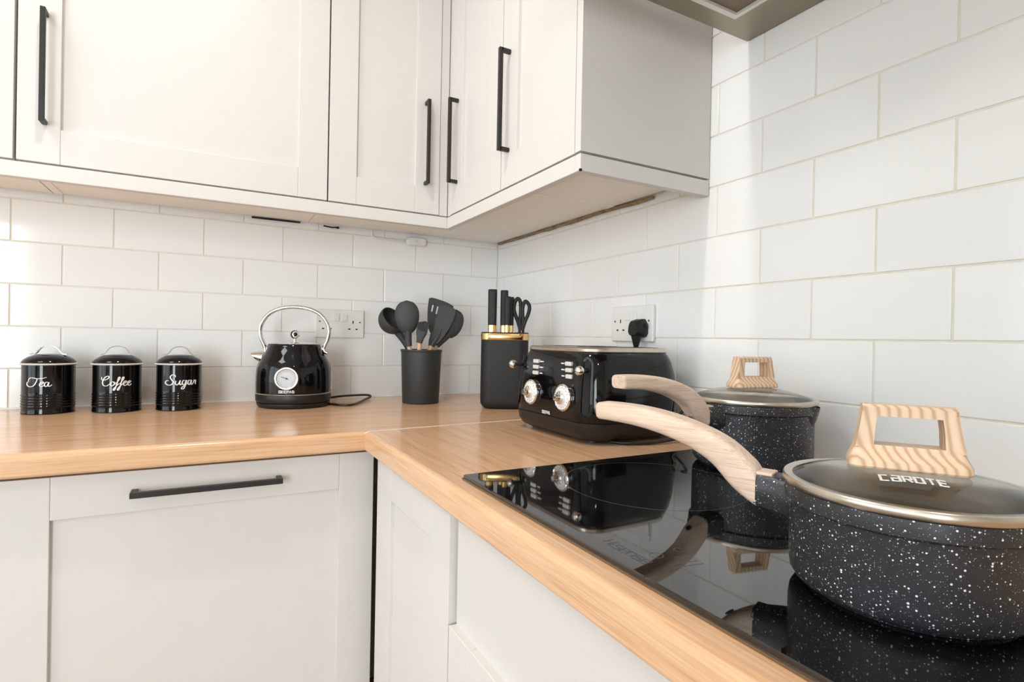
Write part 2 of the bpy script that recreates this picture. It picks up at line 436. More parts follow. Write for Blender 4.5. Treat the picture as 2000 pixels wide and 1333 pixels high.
# ------------------------------------------------------------------ worktops
WF_L, WF_R = -0.633, -0.617        # front of the left run (y) and of the right run (x)
def joint_y(x): return -0.6285 + (x+0.615)*0.075
def top_profile(depth_front, back=0.0):
    """(d, z) section, d runs from back to front"""
    r = 0.010; pts = [(back, TOPZ-0.038), (back, TOPZ), (depth_front+r+0.004, TOPZ), (depth_front+r+0.001, TOPZ)]
    for k in range(7):
        a = PI/2*(1-k/6.0); pts.append((depth_front+r-r*math.cos(a)*1.0 - 0.0, TOPZ-r+r*math.sin(a)))
    r2 = 0.004
    pts += [(depth_front, TOPZ-0.0115), (depth_front, TOPZ-0.033)]
    for k in range(4):
        a = PI/2*k/3.0; pts.append((depth_front+r2-r2*math.cos(a), TOPZ-0.038+r2-r2*math.sin(a)))
    return pts
bm = B()
P = top_profile(WF_L, -0.0005)
def ring_l(x):
    return [(x, d, z) for d, z in P]
loft(bm, [ring_l(-2.25), ring_l(-0.6165)])
c = [(-0.6165, -0.0005), (-0.0005, -0.0005), (-0.0005, joint_y(0)+0.0012), (-0.6165, joint_y(-0.6165)+0.0012)]
loft(bm, [[(x, y, TOPZ-0.038) for x, y in c], [(x, y, TOPZ) for x, y in c]])
wl = obj('worktop', bm, MT['oak_x'], smooth=35)
tag(wl, 'oak effect worktop under the kettle and the three canisters, rounded front edge', 'worktop')
wr = thing('worktop', 'oak effect worktop around the black hob, meeting the other worktop at a white strip', 'worktop', (0, 0, 0))
bm = B(); P = top_profile(WF_R, -0.0005); rings = []
for y in ('j', -2.35):
    rings.append([(d, (joint_y(d)-0.0012) if y == 'j' else y, z) for d, z in P])
loft(bm, rings); obj('slab', bm, MT['oak_y'], wr, smooth=35)
bm = B()
j0, j1 = -0.6175, -0.0008
loft(bm, [[(x, joint_y(x)-0.0016, z), (x, joint_y(x)+0.0016, z), (x, joint_y(x)+0.0016, z1), (x, joint_y(x)-0.0016, z1)] for x, z, z1 in ((j0, TOPZ-0.037, TOPZ-0.002), (-0.606, TOPZ-0.037, TOPZ+0.0006), (j1, TOPZ-0.037, TOPZ+0.0006))])
obj('joint_strip', bm, MT['strip'], wr, label='white strip covering the worktop joint')

# ------------------------------------------------------------------ cabinets
FY = -0.325        # front plane of the wall cabinet doors (y on the back wall, x on the right wall)
CB = 1.4285        # bottom of the wall cabinet doors
CT = 2.145
DT = 0.020         # door thickness
def bar_handle(parent, length, stick=0.028, w=0.009, axis='z'):
    """square bar handle in door space: local x across, local -y outwards, local z up; centred at origin on the door face"""
    bm = B(); h = length/2
    def put(a0, a1, d0, d1, c0, c1, bev=0.0012):
        if axis == 'z': box(bm, c0, c1, d0, d1, a0, a1, bev)
        else: box(bm, a0, a1, d0, d1, c0, c1, bev)
    put(-h, h, -stick, -stick+w, -w/2, w/2)
    put(h-w, h, -stick+w*0.5, 0.0, -w/2, w/2)
    put(-h, -h+w, -stick+w*0.5, 0.0, -w/2, w/2)
    return bm
def shaker_door(parent, name, w, z0, z1, stile=0.068, rail=0.070, handle=None, recess=0.008, top=True):
    """door in its own space: x 0..w, face at y = 0, thickness towards +y. returns the door part"""
    bm = B(); box(bm, stile-0.006, w-stile+0.006, recess, recess+0.008, z0+rail-0.006, z1-rail+0.006)
    d = obj(name, bm, MT['door'], parent, label='shaker door with a recessed flat panel')
    for (x0, x1) in ((0, stile), (w-stile, w)):
        bm = B(); box(bm, x0, x1, 0, DT, z0, z1, 0.0009); obj('stile', bm, MT['door'], d)
    for (q0, q1) in ((z0, z0+rail), (z1-rail, z1)):
        bm = B(); box(bm, stile+0.0002, w-stile-0.0002, 0.0002, DT, q0, q1, 0.0009); obj('rail', bm, MT['door'], d)
    return d
def carcass(w, depth, z0, z1, front):
    """open-joint board box: x 0..w, y from front to depth (towards the wall)"""
    bm = B(); t = 0.018
    box(bm, 0.0004, t, front, depth, z0, z1); box(bm, w-t, w-0.0004, front, depth, z0, z1)
    box(bm, t, w-t, front, depth, z0+0.0015, z0+t); box(bm, t, w-t, front, depth, z1-t, z1)
    box(bm, t, w-t, depth-0.006, depth, z0+t, z1-t)
    return bm
def wall_cabinet(label, origin, rotz, w, handles, end_panel=None, depth=0.311):
    """origin: front-left corner of the doors seen from the room"""
    c = thing('wall_cabinet', label, 'cabinet', (origin[0], origin[1], CB), rotz)
    obj('carcass', carcass(w, depth, 0.0, CT-CB, DT+0.001), MT['carcass'], c)
    d = shaker_door(c, 'door', w-0.003, 0.0, CT-CB-0.002)
    d.location = (0.0015, 0, 0)
    for hx, hz in handles:
        h = obj('handle', bar_handle(d, 0.224), MT['black_metal'], d, label='slim black square bar handle'); h.location = (hx, 0, hz)
    if end_panel:
        bm = B(); box(bm, w+0.0005, w+end_panel, 0.0, depth+0.012, 0.0005, CT-CB, 0.0006); obj('end_panel', bm, MT['door'], c, label='flat end panel facing the extractor hood')
    return c
HZ = 1.6155-CB
wide_cab = wall_cabinet('cream wall cabinet with a wide shaker door and black bar handle, above the canisters', (-1.2345, FY), 0, 0.591, [(0.043, HZ)])
wall_cabinet('cream wall cabinet continuing past the wide door, its handle out of view', (-1.8345, FY), 0, 0.598, [(0.043, HZ)])
# corner unit: L shaped carcass with one door on each run
cc = thing('corner_wall_cabinet', 'cream corner wall cabinet with two narrow shaker doors meeting at the inner corner', 'cabinet', (-0.643, FY, CB))
bm = B()
box(bm, 0.0004, 0.018, DT+0.001, 0.311, 0, CT-CB)
box(bm, 0.018, 0.63, DT+0.001, 0.311, 0.0015, 0.018)
box(bm, 0.338, 0.63, -0.315, DT+0.001, 0.0015, 0.018)
box(bm, 0.338, 0.63, -0.3155, -0.298, 0, CT-CB)
box(bm, 0.018, 0.63, DT+0.001, 0.311, CT-CB-0.018, CT-CB)
box(bm, 0.338, 0.63, -0.315, DT+0.001, CT-CB-0.018, CT-CB)
obj('carcass', bm, MT['carcass'], cc)
d = shaker_door(cc, 'door', 0.291, 0.0, CT-CB-0.002); d.location = (0.0015, 0, 0)
h = obj('handle', bar_handle(d, 0.224), MT['black_metal'], d, label='slim black square bar handle'); h.location = (0.250, 0, HZ)
d = shaker_door(cc, 'door', 0.291, 0.0, CT-CB-0.002); d.location = (0.318, -0.0225, 0); d.rotation_euler = (0, 0, -PI/2)
h = obj('handle', bar_handle(d, 0.224), MT['black_metal'], d, label='slim black square bar handle'); h.location = (0.040, 0, HZ)
bm = B(); box(bm, 0.2945, 0.318, 0.003, 0.02, 0, CT-CB-0.002, 0.0008); box(bm, 0.3205, 0.336, -0.0215, 0.0195, 0, CT-CB-0.002, 0.0008)
obj('corner_post', bm, MT['door'], cc)
# right run unit next to the hood
wall_cabinet('cream wall cabinet with a shaker door and plain end panel, next to the extractor hood', (FY, -0.641), -PI/2, 0.288, [(0.034, HZ)], end_panel=0.018)

# light rail (pelmet) below the doors
lr = thing('light_rail', 'cream pelmet strip running below the wall cabinets round the corner to the end panel', 'pelmet', (0, 0, 1.394))
PH = 0.031
def rail_piece(name, x0, x1, y0, y1):
    bm = B(); box(bm, x0, x1, y0, y1, 0, PH, 0.0015); obj(name, bm, MT['door'], lr)
rail_piece('rail', -1.8345, FY-0.0002, FY, FY+0.018)
rail_piece('rail', FY, FY+0.018, -0.929, FY+0.0178)
rail_piece('rail', FY, -0.002, -0.947, -0.9292)
bm = B(); box(bm, FY-0.0006, FY+0.004, -0.9476, -0.9436, -0.0006, 0.0035, 0.0004); obj('chip', bm, MT['dark_hole'], lr, label='dark chipped lower corner')
# brown line of old sealant where the right run underside meets the tiles
bm = B()
pts = [(-0.006-0.004*random.random(), -0.02-0.055*i, CB-0.001-0.004*random.random()) for i in range(15)]
tube(bm, pts, [0.0035+0.002*random.random() for _ in pts], 7)
struct('trim_3', bm, MT['dirt'], smooth=60)

# ---- under-cabinet odds and ends
jb = thing('junction_box', 'small white cable box on the tiles under the corner wall cabinet', 'junction box', (-0.307, 0.0, 1.405))
bm = B(); rloft(bm, [(0.0, 0.029, 0.010, 0.008), (0.003, 0.033, 0.013, 0.010), (0.018, 0.033, 0.013, 0.010), (0.022, 0.030, 0.011, 0.009)], mat=axis_mat((0, 0, 0), (0, -1, 0), (1, 0, 0))); obj('box', bm, MT['white_plastic'], jb, smooth=40)
bm = B(); box(bm, -0.008, 0.004, -0.0235, -0.0215, -0.004, 0.004, 0.0006); obj('button', bm, MT['alu'], jb)
bm = B(); tube(bm, spline([(-0.145, -0.006, 0.022), (-0.143, -0.006, 0.006), (-0.130, -0.006, 0.001), (-0.08, -0.006, -0.001), (-0.03, -0.008, -0.002)], 6), 0.0028, 8); obj('cable', bm, MT['white_plastic'], jb, smooth=60)
bm = B(); tube(bm, spline([(-0.600, -0.018, 1.4235), (-0.575, -0.020, 1.4205), (-0.556, -0.022, 1.4235)], 6), 0.0022, 8); ball(bm, 0.005, (-0.560, -0.022, 1.421), 1.2, 1, 0.7, 12)
tag(obj('cable_clip', bm, MT['dark_hole'], smooth=60), 'dark cable end hanging at the tiles below the wall cabinets', 'cable')
bm = B(); tube(bm, spline([(-0.315, -0.300, 1.4265), (-0.318, -0.296, 1.412), (-0.306, -0.285, 1.411), (-0.296, -0.275, 1.418), (-0.288, -0.268, 1.4265)], 6), 0.0026, 8)
tag(obj('broken_bracket', bm, MT['dirt'], smooth=60), 'broken brown bracket under the inner corner of the pelmet', 'bracket')
bm = B(); box(bm, -0.795, -0.665, -0.012, -0.003, CB-0.0035, CB+0.0005, 0.0005)  # black strip stands in for the shade in the gap behind the cabinet
obj('gap_shade_strip', bm, MT['dark_hole'], wide_cab, loc=(1.2345, -FY, -CB), label='black strip painting the shade of the gap at the tiles')

# ---- base units
BT = 0.857
def base_carcass(w, depth, z0, z1, front):
    bm = carcass(w, depth, z0, z1, front); return bm
dw = thing('dishwasher', 'integrated dishwasher behind a cream shaker door with long horizontal black handle', 'dishwasher', (-1.1885, -0.600, 0.0))
obj('body', carcass(0.600, 0.57, 0.15, 0.855, DT+0.002), MT['satin_black'], dw)
d = shaker_door(dw, 'door', 0.599, 0.155, BT-0.004, stile=0.070, rail=0.071)
h = obj('handle', bar_handle(d, 0.240, 0.030, 0.010, 'x'), MT['black_metal'], d, label='long black square bar handle'); h.location = (0.300, 0, 0.8165)
bm = B(); box(bm, 0.0, 0.6, 0.05, 0.068, 0.0, 0.149); obj('plinth', bm, MT['door'], dw)
b0 = thing('base_cabinet', 'cream base cabinet left of the dishwasher', 'cabinet', (-1.7905, -0.600, 0.0))
obj('carcass', carcass(0.600, 0.57, 0.15, 0.855, DT+0.002), MT['carcass'], b0)
shaker_door(b0, 'door', 0.599, 0.155, BT-0.004, stile=0.070, rail=0.071)
bm = B(); box(bm, 0.0, 0.6, 0.05, 0.068, 0.0, 0.149); obj('plinth', bm, MT['door'], b0)
# right run: corner post, door, hob unit (local x runs towards the camera, local y into the cabinet)
BX = -0.594
b1 = thing('base_cabinet', 'white base cabinet with a narrow shaker door in the inner corner beside the dishwasher', 'cabinet', (BX, -0.640, 0.0), -PI/2)
obj('carcass', carcass(0.388, 0.57, 0.15, 0.855, DT+0.002), MT['carcass'], b1)
bm = B(); box(bm, 0.0, 0.0255, 0.002, DT, 0.155, BT-0.004, 0.0009); obj('corner_post', bm, MT['door'], b1)
d = shaker_door(b1, 'door', 0.359, 0.155, BT-0.004, stile=0.072, rail=0.066); d.location = (0.0275, 0, 0)
bm = B(); box(bm, 0.0, 0.388, 0.05, 0.068, 0.0, 0.149); obj('plinth', bm, MT['door'], b1)
b2 = thing('hob_cabinet', 'white cabinet under the hob with set-back upper panel above a deep drawer', 'cabinet', (BX, -1.0285, 0.0), -PI/2)
bm = carcass(0.604, 0.57, 0.15, 0.840, DT+0.010); obj('carcass', bm, MT['carcass'], b2)
bm = B(); box(bm, 0.003, 0.602, 0.011, 0.028, 0.688, BT-0.002, 0.0009); obj('upper_panel', bm, MT['door'], b2, label='plain set-back panel')
d = shaker_door(b2, 'drawer', 0.600, 0.155, 0.690, stile=0.07, rail=0.066); d.location = (0.002, 0, 0)
bm = B(); box(bm, 0.0, 0.604, 0.05, 0.068, 0.0, 0.149); obj('plinth', bm, MT['door'], b2)
b3 = thing('base_cabinet', 'white base cabinet past the hob with a shaker door', 'cabinet', (BX, -1.634, 0.0), -PI/2)
obj('carcass', carcass(0.600, 0.57, 0.15, 0.855, DT+0.002), MT['carcass'], b3)
shaker_door(b3, 'door', 0.599, 0.155, BT-0.004, stile=0.070, rail=0.071)
bm = B(); box(bm, 0.0, 0.6, 0.05, 0.068, 0.0, 0.149); obj('plinth', bm, MT['door'], b3)

# ------------------------------------------------------------------ stroke lettering
SCRIPT = {
 'Tea': [[(0.35, 1.3), (0.6, 1.85), (1.2, 2.05), (2.2, 1.85), (3.2, 1.9), (4.0, 2.15)],
         [(2.3, 1.9), (2.1, 1.2), (1.7, .4), (1.1, 0), (.4, .05), (0, .5), (.15, 1.0), (.6, 1.2)],
         [(2.6, .45), (3.2, .65), (3.45, .95), (3.2, 1.1), (2.8, .7), (2.75, .25), (3.1, 0), (3.6, .3)],
         [(4.35, .95), (3.9, 1.0), (3.6, .5), (3.75, .05), (4.1, .15), (4.4, .95), (4.3, .3), (4.5, 0), (5.0, .4)]],
 'Coffee': [[(0.1, 2.0), (0.05, 1.5), (0.5, 1.3), (1.3, 1.6), (1.6, 2.05), (1.2, 2.2), (.6, 1.7), (.25, .8), (.5, .1), (1.1, 0), (1.8, .5)],
            [(2.3, .95), (1.9, .7), (1.9, .2), (2.2, 0), (2.6, .4), (2.5, .85), (2.3, .95), (2.6, .8), (2.9, .8)],
            [(2.8, .4), (3.5, 1.4), (3.6, 1.95), (3.35, 1.8), (3.1, .6), (2.7, -.8), (2.45, -1.0), (2.5, -.6), (3.1, .1), (3.5, .5)],
            [(3.55, .4), (4.25, 1.4), (4.35, 1.95), (4.1, 1.8), (3.85, .6), (3.45, -.8), (3.2, -1.0), (3.25, -.6), (3.85, .1), (4.25, .5)],
            [(4.2, .45), (4.7, .65), (4.9, .95), (4.65, 1.05), (4.35, .7), (4.35, .2), (4.65, 0), (5.1, .35)],
            [(5.05, .45), (5.55, .65), (5.75, .95), (5.5, 1.05), (5.2, .7), (5.2, .2), (5.5, 0), (5.95, .35)]],
 'Sugar': [[(2.0, 1.7), (1.9, 2.1), (1.4, 2.2), (1.0, 1.7), (1.3, 1.1), (1.6, .6), (1.2, .05), (.5, 0), (0, .4), (.2, .9), (.7, .9)],
           [(2.1, .9), (2.0, .3), (2.3, 0), (2.7, .4), (2.9, .95), (2.8, .3), (3.0, 0), (3.3, .35)],
           [(4.0, .9), (3.5, .95), (3.3, .4), (3.5, 0), (3.8, .2), (4.1, .95), (3.9, 0), (3.6, -.8), (3.2, -.9), (3.3, -.5), (4.0, .05), (4.4, .4)],
           [(5.05, .9), (4.6, .95), (4.4, .4), (4.6, 0), (4.85, .15), (5.15, .95), (5.05, .2), (5.25, 0), (5.6, .4)],
           [(5.6, .4), (5.85, .95), (5.95, .8), (6.2, .85), (6.1, .3), (6.2, 0)]],
}
# block letters on a 0..1 (wide) x 0..1 (high) cell, straight strokes
BLOCK = {
 'G': [[(1, .82), (1, 1), (0, 1), (0, 0), (1, 0), (1, .5), (.5, .5)]], 'E': [[(1, 1), (0, 1), (0, 0), (1, 0)], [(0, .5), (.85, .5)]],
 'P': [[(0, 0), (0, 1), (1, 1), (1, .45), (0, .45)]], 'A': [[(0, 0), (.5, 1), (1, 0)], [(.2, .35), (.8, .35)]],
 'S': [[(1, 1), (0, 1), (0, .5), (1, .5), (1, 0), (0, 0)]], 'T': [[(0, 1), (1, 1)], [(.5, 1), (.5, 0)]],
 'R': [[(0, 0), (0, 1), (1, 1), (1, .45), (0, .45)], [(.5, .45), (1, 0)]], 'O': [[(.5, 1), (0, 1), (0, 0), (1, 0), (1, 1), (.45, 1)]],
 'C': [[(1, 1), (0, 1), (0, 0), (1, 0)]], 'a': [[(.05, 1), (1, 1), (1, 0), (0, 0), (0, .5), (1, .5)]],
 'H': [[(0, 0), (0, 1.25)], [(1, 0), (1, 1.25)], [(0, .65), (1, .65)]], 'i': [[(.3, 0), (.3, .85)], [(.3, 1.1), (.3, 1.22)]],
 's': [[(1, .85), (0, .85), (0, .45), (1, .45), (1, 0), (0, 0)]], 'e': [[(0, .45), (1, .45), (1, .85), (0, .85), (0, 0), (1, 0)]],
 'n': [[(0, 0), (0, .85), (1, .85), (1, 0)]],
}
def write_block(bm, text, height, width, gap, stroke, fmap, thick=0.0005):
    x = 0.0
    n = sum(0.35*width if ch == 'i' else width for ch in text) + gap*(len(text)-1)
    for ch in text:
        w = 0.35*width if ch == 'i' else width
        for st in BLOCK[ch]:
            pts = [((x + px*(w if ch != 'i' else w))-n/2, py*height) for px, py in st]
            ribbon(bm, pts, stroke, fmap, thick=thick, smooth=False)
        x += w+gap
    return bm

# ------------------------------------------------------------------ canisters
CR = 0.0500
def canister(word, label, x, y, facing, unit):
    c = thing('canister', label, 'canister', (x, y, TOPZ), 0, None)
    prof = [(CR-0.002, 0.0), (CR, 0.0015), (CR, 0.004), (CR-0.0006, 0.006), (CR-0.0006, 0.013)]
    for k in range(5):
        z = 0.015+k*0.0062
        prof += [(CR-0.0006, z), (CR+0.0006, z+0.0016), (CR+0.0006, z+0.0032), (CR-0.0006, z+0.0048)]
    prof += [(CR-0.0006, 0.050), (CR-0.0006, 0.1125), (CR-0.002, 0.1135)]
    bm = B(); lathe(bm, prof, 64); obj('body', bm, MT['gloss_black'], c, smooth=40)
    bm = B(); lathe(bm, [(CR-0.003, 0.1122), (CR+0.0012, 0.1126), (CR+0.0030, 0.1146), (CR+0.0014, 0.1168), (CR-0.003, 0.1172)], 64); obj('rim', bm, MT['alu'], c, smooth=50, label='thin bright metal rim')
    lp = [(CR+0.001, 0.1170), (CR+0.0005, 0.1195), (CR-0.004, 0.1255), (CR-0.012, 0.1312), (CR-0.022, 0.1352), (CR-0.035, 0.1374), (0, 0.138)]
    bm = B(); lathe(bm, lp, 64); lid = obj('lid', bm, MT['gloss_black'], c, smooth=60, label='domed black lid')
    # strap handle with flattened feet
    hp = spline([(-0.0355, 0, 0.1368), (-0.0285, 0, 0.1372), (-0.0235, 0, 0.1415), (-0.015, 0, 0.1530), (0, 0, 0.1575), (0.015, 0, 0.1530), (0.0235, 0, 0.1415), (0.0285, 0, 0.1372), (0.0355, 0, 0.1368)], 6)
    bm = B(); F = frames(hp, (0, 0, 1)); rings = []
    for p, (t, n, b) in zip(hp, F):
        w = 0.0050; th = 0.0013
        rings.append([p+b*w+n*th, p-b*w+n*th, p-b*w-n*th, p+b*w-n*th])
    loft(bm, rings)
    for s in (-1, 1): ball(bm, 0.0028, (s*0.0325, 0, 0.1382), 1, 1, 0.6, 10)
    hd = obj('handle', bm, MT['chrome'], lid, smooth=40, label='bright metal strap handle')
    lid.rotation_euler = (0, 0, facing+PI/2)
    # lettering wrapped round the tin
    w = max(p[0] for s in SCRIPT[word] for p in s)
    def fm(u, v, h):
        a = facing + (u-w/2)*unit/CR; r = CR-0.0007+h
        return Vector((r*math.cos(a), r*math.sin(a), 0.0645+v*unit))
    bm = B()
    for k, st in enumerate(SCRIPT[word]):
        ribbon(bm, st, lambda t, d, k=k: (0.12+0.13*max(0.0, abs(d.y)))*(0.55+0.45*math.sin(PI*min(1, max(0, t)))**0.5 if 0 <= t <= 1 else 1), fm, n=10, thick=0.0010+0.00003*k)
    obj('lettering', bm, MT['print_white'], c, label='white script reading '+word)
canister('Tea', 'black ribbed canister with white script Tea, domed lid', -1.2246, -0.0879, math.radians(-100), 0.0098)
canister('Coffee', 'black ribbed canister with white script Coffee, between the other two', -1.0906, -0.1068, math.radians(-85), 0.0104)
canister('Sugar', 'black ribbed canister with white script Sugar, nearest the kettle', -0.961, -0.1165, math.radians(-82.5), 0.0113)

# ------------------------------------------------------------------ kettle
KX, KY = -0.6904, -0.1400
pb = thing('kettle_stand', 'round black power base under the kettle, with cord trailing to the right', 'kettle stand', (KX, KY, TOPZ))
bm = B(); lathe(bm, [(0.084, 0.0), (0.090, 0.002), (0.0935, 0.008), (0.0935, 0.0125), (0.088, 0.0135)], 64); obj('plate', bm, MT['satin_black'], pb, smooth=40)
bm = B(); tube(bm, spline([(0.086, -0.030, 0.004), (0.115, -0.070, 0.004), (0.150, -0.060, 0.004), (0.215, 0.060, 0.005), (0.232, 0.085, 0.008), (0.222, 0.092, 0.012), (0.180, 0.094, 0.012), (0.130, 0.090, 0.010), (0.070, 0.062, 0.006)], 8), 0.0032, 10)
obj('cord', bm, MT['satin_black'], pb, smooth=60, label='black power cord looping back to the wall')
k = thing('kettle', 'gloss black kettle with chrome arch handle, spout and round temperature dial', 'kettle', (KX, KY, TOPZ+0.0138), math.radians(-18))
dz = -0.0138
bm = B(); lathe(bm, [(0.090, 0.0), (0.0945, 0.001), (0.0962, 0.004), (0.0968, 0.020), (0.0958, 0.0222)], 72); obj('skirt', bm, MT['satin_black'], k, smooth=40)
bm = B(); lathe(bm, [(0.0945, 0.0215), (0.0972, 0.0222), (0.0978, 0.0232), (0.0972, 0.0243), (0.0945, 0.0250)], 72); obj('band', bm, MT['brushed'], k, smooth=50, label='thin steel band')
kp = [(0.0945, 0.0245), (0.0965, 0.026), (0.0970, 0.045), (0.0966, 0.070), (0.0950, 0.088), (0.0915, 0.102), (0.0860, 0.1135), (0.0790, 0.1250), (0.0730, 0.1365), (0.0690, 0.1470), (0.0668, 0.1530), (0.0650, 0.1545)]
bm = B(); lathe(bm, kp, 72); obj('body', bm, MT['gloss_black'], k, smooth=50)
bm = B(); lathe(bm, [(0.0655, 0.1538), (0.0662, 0.1550), (0.0640, 0.1562), (0.045, 0.1590), (0.02, 0.1604), (0, 0.1606)], 64); lid = obj('lid', bm, MT['chrome'], k, smooth=50)
bm = B(); lathe(bm, [(0.006, 0.1598), (0.0045, 0.163), (0.0040, 0.168), (0.006, 0.1705)], 20); obj('knob_stem', bm, MT['chrome'], lid, smooth=50)
bm = B(); ball(bm, 0.0118, (0, 0, 0.1802), 1, 1, 1, 24); obj('knob', bm, MT['gloss_black'], lid, smooth=80, label='black ball knob')
bm = B(); lathe(bm, [(0.0085, 0.0), (0.0098, 0.0012), (0.0085, 0.0022), (0.0060, 0.0022)], 24, axis_mat((0.004, -0.0075, 0.1802), (0.3, -1, 0.05))); obj('knob_cap', bm, MT['chrome'], lid, smooth=50)
# spout
sp = []
for cx, cz, ax_, az_, wy in ((-0.062, 0.114, 0.006, 0.022, 0.024), (-0.078, 0.1165, 0.002, 0.0185, 0.0195), (-0.090, 0.1175, -0.0045, 0.0155, 0.0160), (-0.1015, 0.1183, -0.0088, 0.0125, 0.0138), (-0.1035, 0.1186, -0.0092, 0.0118, 0.0130)):
    sp.append([(cx+ax_*math.sin(2*PI*i/28), wy*math.cos(2*PI*i/28), cz+az_*math.sin(2*PI*i/28)) for i in range(28)])
inner = [[(-0.1015+(x+0.1035)*0.85, y*0.85, 0.1183+(z-0.1186)*0.85) for x, y, z in sp[4]], [(-0.080+(x+0.1035)*0.6, y*0.7, 0.1165+(z-0.1186)*0.7) for x, y, z in sp[4]]]
bm = B(); loft(bm, sp+inner, cap=False); obj('spout', bm, MT['chrome'], k, smooth=50, label='short chrome spout')
# arch handle
hp = spline([(-0.0745, 0, 0.132), (-0.0755, 0, 0.142), (-0.0790, 0, 0.152), (-0.0865, 0, 0.170), (-0.0890, 0, 0.192), (-0.0830, 0, 0.214), (-0.066, 0, 0.236), (-0.038, 0, 0.2505), (0, 0, 0.2555), (0.038, 0, 0.2505), (0.066, 0, 0.236), (0.083, 0, 0.214), (0.089, 0, 0.192), (0.0865, 0, 0.170), (0.079, 0, 0.152), (0.0765, 0, 0.142), (0.0795, 0, 0.134), (0.086, 0, 0.131)], 6)
bm = B(); tube(bm, hp, 0.0054, 12, flat=1.8, upv=(1, 0, 0)); obj('handle', bm, MT['chrome'], k, smooth=60, label='chrome arch handle')
for s in (-1, 1):
    bm = B(); lathe(bm, [(0.0075, 0), (0.0085, 0.002), (0.0085, 0.010), (0.006, 0.012)], 20, axis_mat((s*0.066, 0, 0.139), (s, 0, 0.25))); obj('hinge', bm, MT['chrome'], k, smooth=50)
# dial
ma = axis_mat((0, -0.0945, 0.0665), (0, -1, 0.0), (0, 0, 1))
bm = B(); lathe(bm, [(0.0295, 0.0), (0.0300, 0.003), (0.0290, 0.0062), (0.0262, 0.0070), (0.0238, 0.0060), (0.0232, 0.0046)], 48, ma, cap1=False); dl = obj('dial', bm, MT['chrome'], k, smooth=50, label='round temperature dial with chrome bezel')
bm = B(); lathe(bm, [(0.0236, 0.0040), (0.0, 0.0040)], 48, ma, cap0=False); obj('dial_face', bm, MT['dial_face'], dl)
bm = B()
for i in range(21):
    a = math.radians(-140+14*i); r0, r1 = 0.0175, 0.0212
    mm = ma @ Matrix.Rotation(a, 4, 'Z'); t = bmesh.new(); box(t, r0, r1, -0.0004, 0.0004, 0.0039, 0.0044); merge(bm, t, mm)
obj('scale_marks', bm, MT['print_grey'], dl)
bm = B(); t = bmesh.new(); box(t, -0.005, 0.014, -0.0007, 0.0007, 0.0042, 0.0050); merge(bm, t, ma @ Matrix.Rotation(math.radians(70), 4, 'Z')); cyl(bm, 0.0022, 0.0040, 0.0056, 14, ma); obj('needle', bm, MT['satin_black'], dl)
# badge
bm = B()
def fk(u, v, h):
    r = 0.0966+h; a = -PI/2+u/0.0966; return Vector((r*math.cos(a), r*math.sin(a), 0.0285+v))
ribbon(bm, [(-0.021+0.042*i/10.0, 0.0038) for i in range(11)], 0.0084, fk, thick=0.0010, smooth=False)
bd = obj('badge', bm, MT['satin_black'], k)
bm = B(); write_block(bm, 'GEEPAS', 0.0056, 0.0046, 0.0018, 0.0013, lambda u, v, h: fk(u, v+0.0010, h+0.0009)); obj('badge_lettering', bm, MT['print_white'], bd, label='white letters')
# water window frame at the side
bm = B()
def fs(u, v, h):
    r = 0.0965+h; a = math.radians(14)+u/0.0966; return Vector((r*math.cos(a), r*math.sin(a), 0.03+v))
ribbon(bm, [(-0.006, 0.0), (-0.006, 0.07), (0.006, 0.07), (0.006, 0.0)], 0.002, fs, thick=0.0012, smooth=False); obj('water_window', bm, MT['chrome'], k)

# ------------------------------------------------------------------ sockets and plug
def socket(label, loc, rotz, group=None):
    """plate in local x (width), z (height), front at local -y"""
    s = thing('double_socket', label, 'socket', loc, rotz)
    bm = B(); box(bm, -0.073, 0.073, -0.0095, -0.0006, -0.043, 0.043, 0.0028, 3); obj('plate', bm, MT['white_plastic'], s)
    for sx in (-0.012, 0.012):
        bm = B(); box(bm, sx-0.0085, sx+0.0085, -0.0125, -0.009, 0.008, 0.031, 0.0012); obj('switch', bm, MT['white_plastic'], s)
    for cx in (-0.039, 0.039):
        for (hx, hz, w, h) in ((0, 0.006, 0.0034, 0.0085), (-0.011, -0.0155, 0.0066, 0.0036), (0.011, -0.0155, 0.0066, 0.0036)):
            bm = B(); box(bm, cx+hx-w/2, cx+hx+w/2, -0.0098, -0.0088, hz-h/2, hz+h/2); obj('pin_hole', bm, MT['dark_hole'], s)
    for cx in (-0.060, 0.060):
        bm = B(); cyl(bm, 0.0026, 0, 0.0008, 12, axis_mat((cx, -0.0092, 0.006), (0, -1, 0))); obj('screw', bm, MT['print_grey'], s)
    return s
socket('white double socket on the tiles behind the kettle, both outlets empty', (-0.5445, 0, 1.1295), 0)
socket('white double socket on the right wall with a black plug in it', (0, -0.7265, 1.1355), -PI/2)
pg = thing('power_plug', 'black three-pin plug in the right wall socket, its cord dropping behind the toaster', 'plug', (-0.0095, -0.7655, 1.1215), -PI/2)
def pr(s, d):
    pts = [(-0.012, 0.026), (0.012, 0.026), (0.020, 0.016), (0.0235, 0.000), (0.0235, -0.010), (0.018, -0.019), (0.010, -0.021), (-0.010, -0.021), (-0.018, -0.019), (-0.0235, -0.010), (-0.0235, 0.0), (-0.020, 0.016)]
    return [(x*s*0.86, -d*0.82, z*s*0.92) for x, z in pts]
bm = B(); loft(bm, [pr(0.98, 0.0), pr(1.0, 0.002), pr(1.0, 0.012), pr(0.90, 0.020), pr(0.80, 0.034), pr(0.72, 0.037)]); obj('body', bm, MT['satin_black'], pg, smooth=45)
bm = B(); box(bm, 0.016, 0.0235, -0.010, -0.004, 0.004, 0.013, 0.001); obj('fuse_tab', bm, MT['satin_black'], pg)
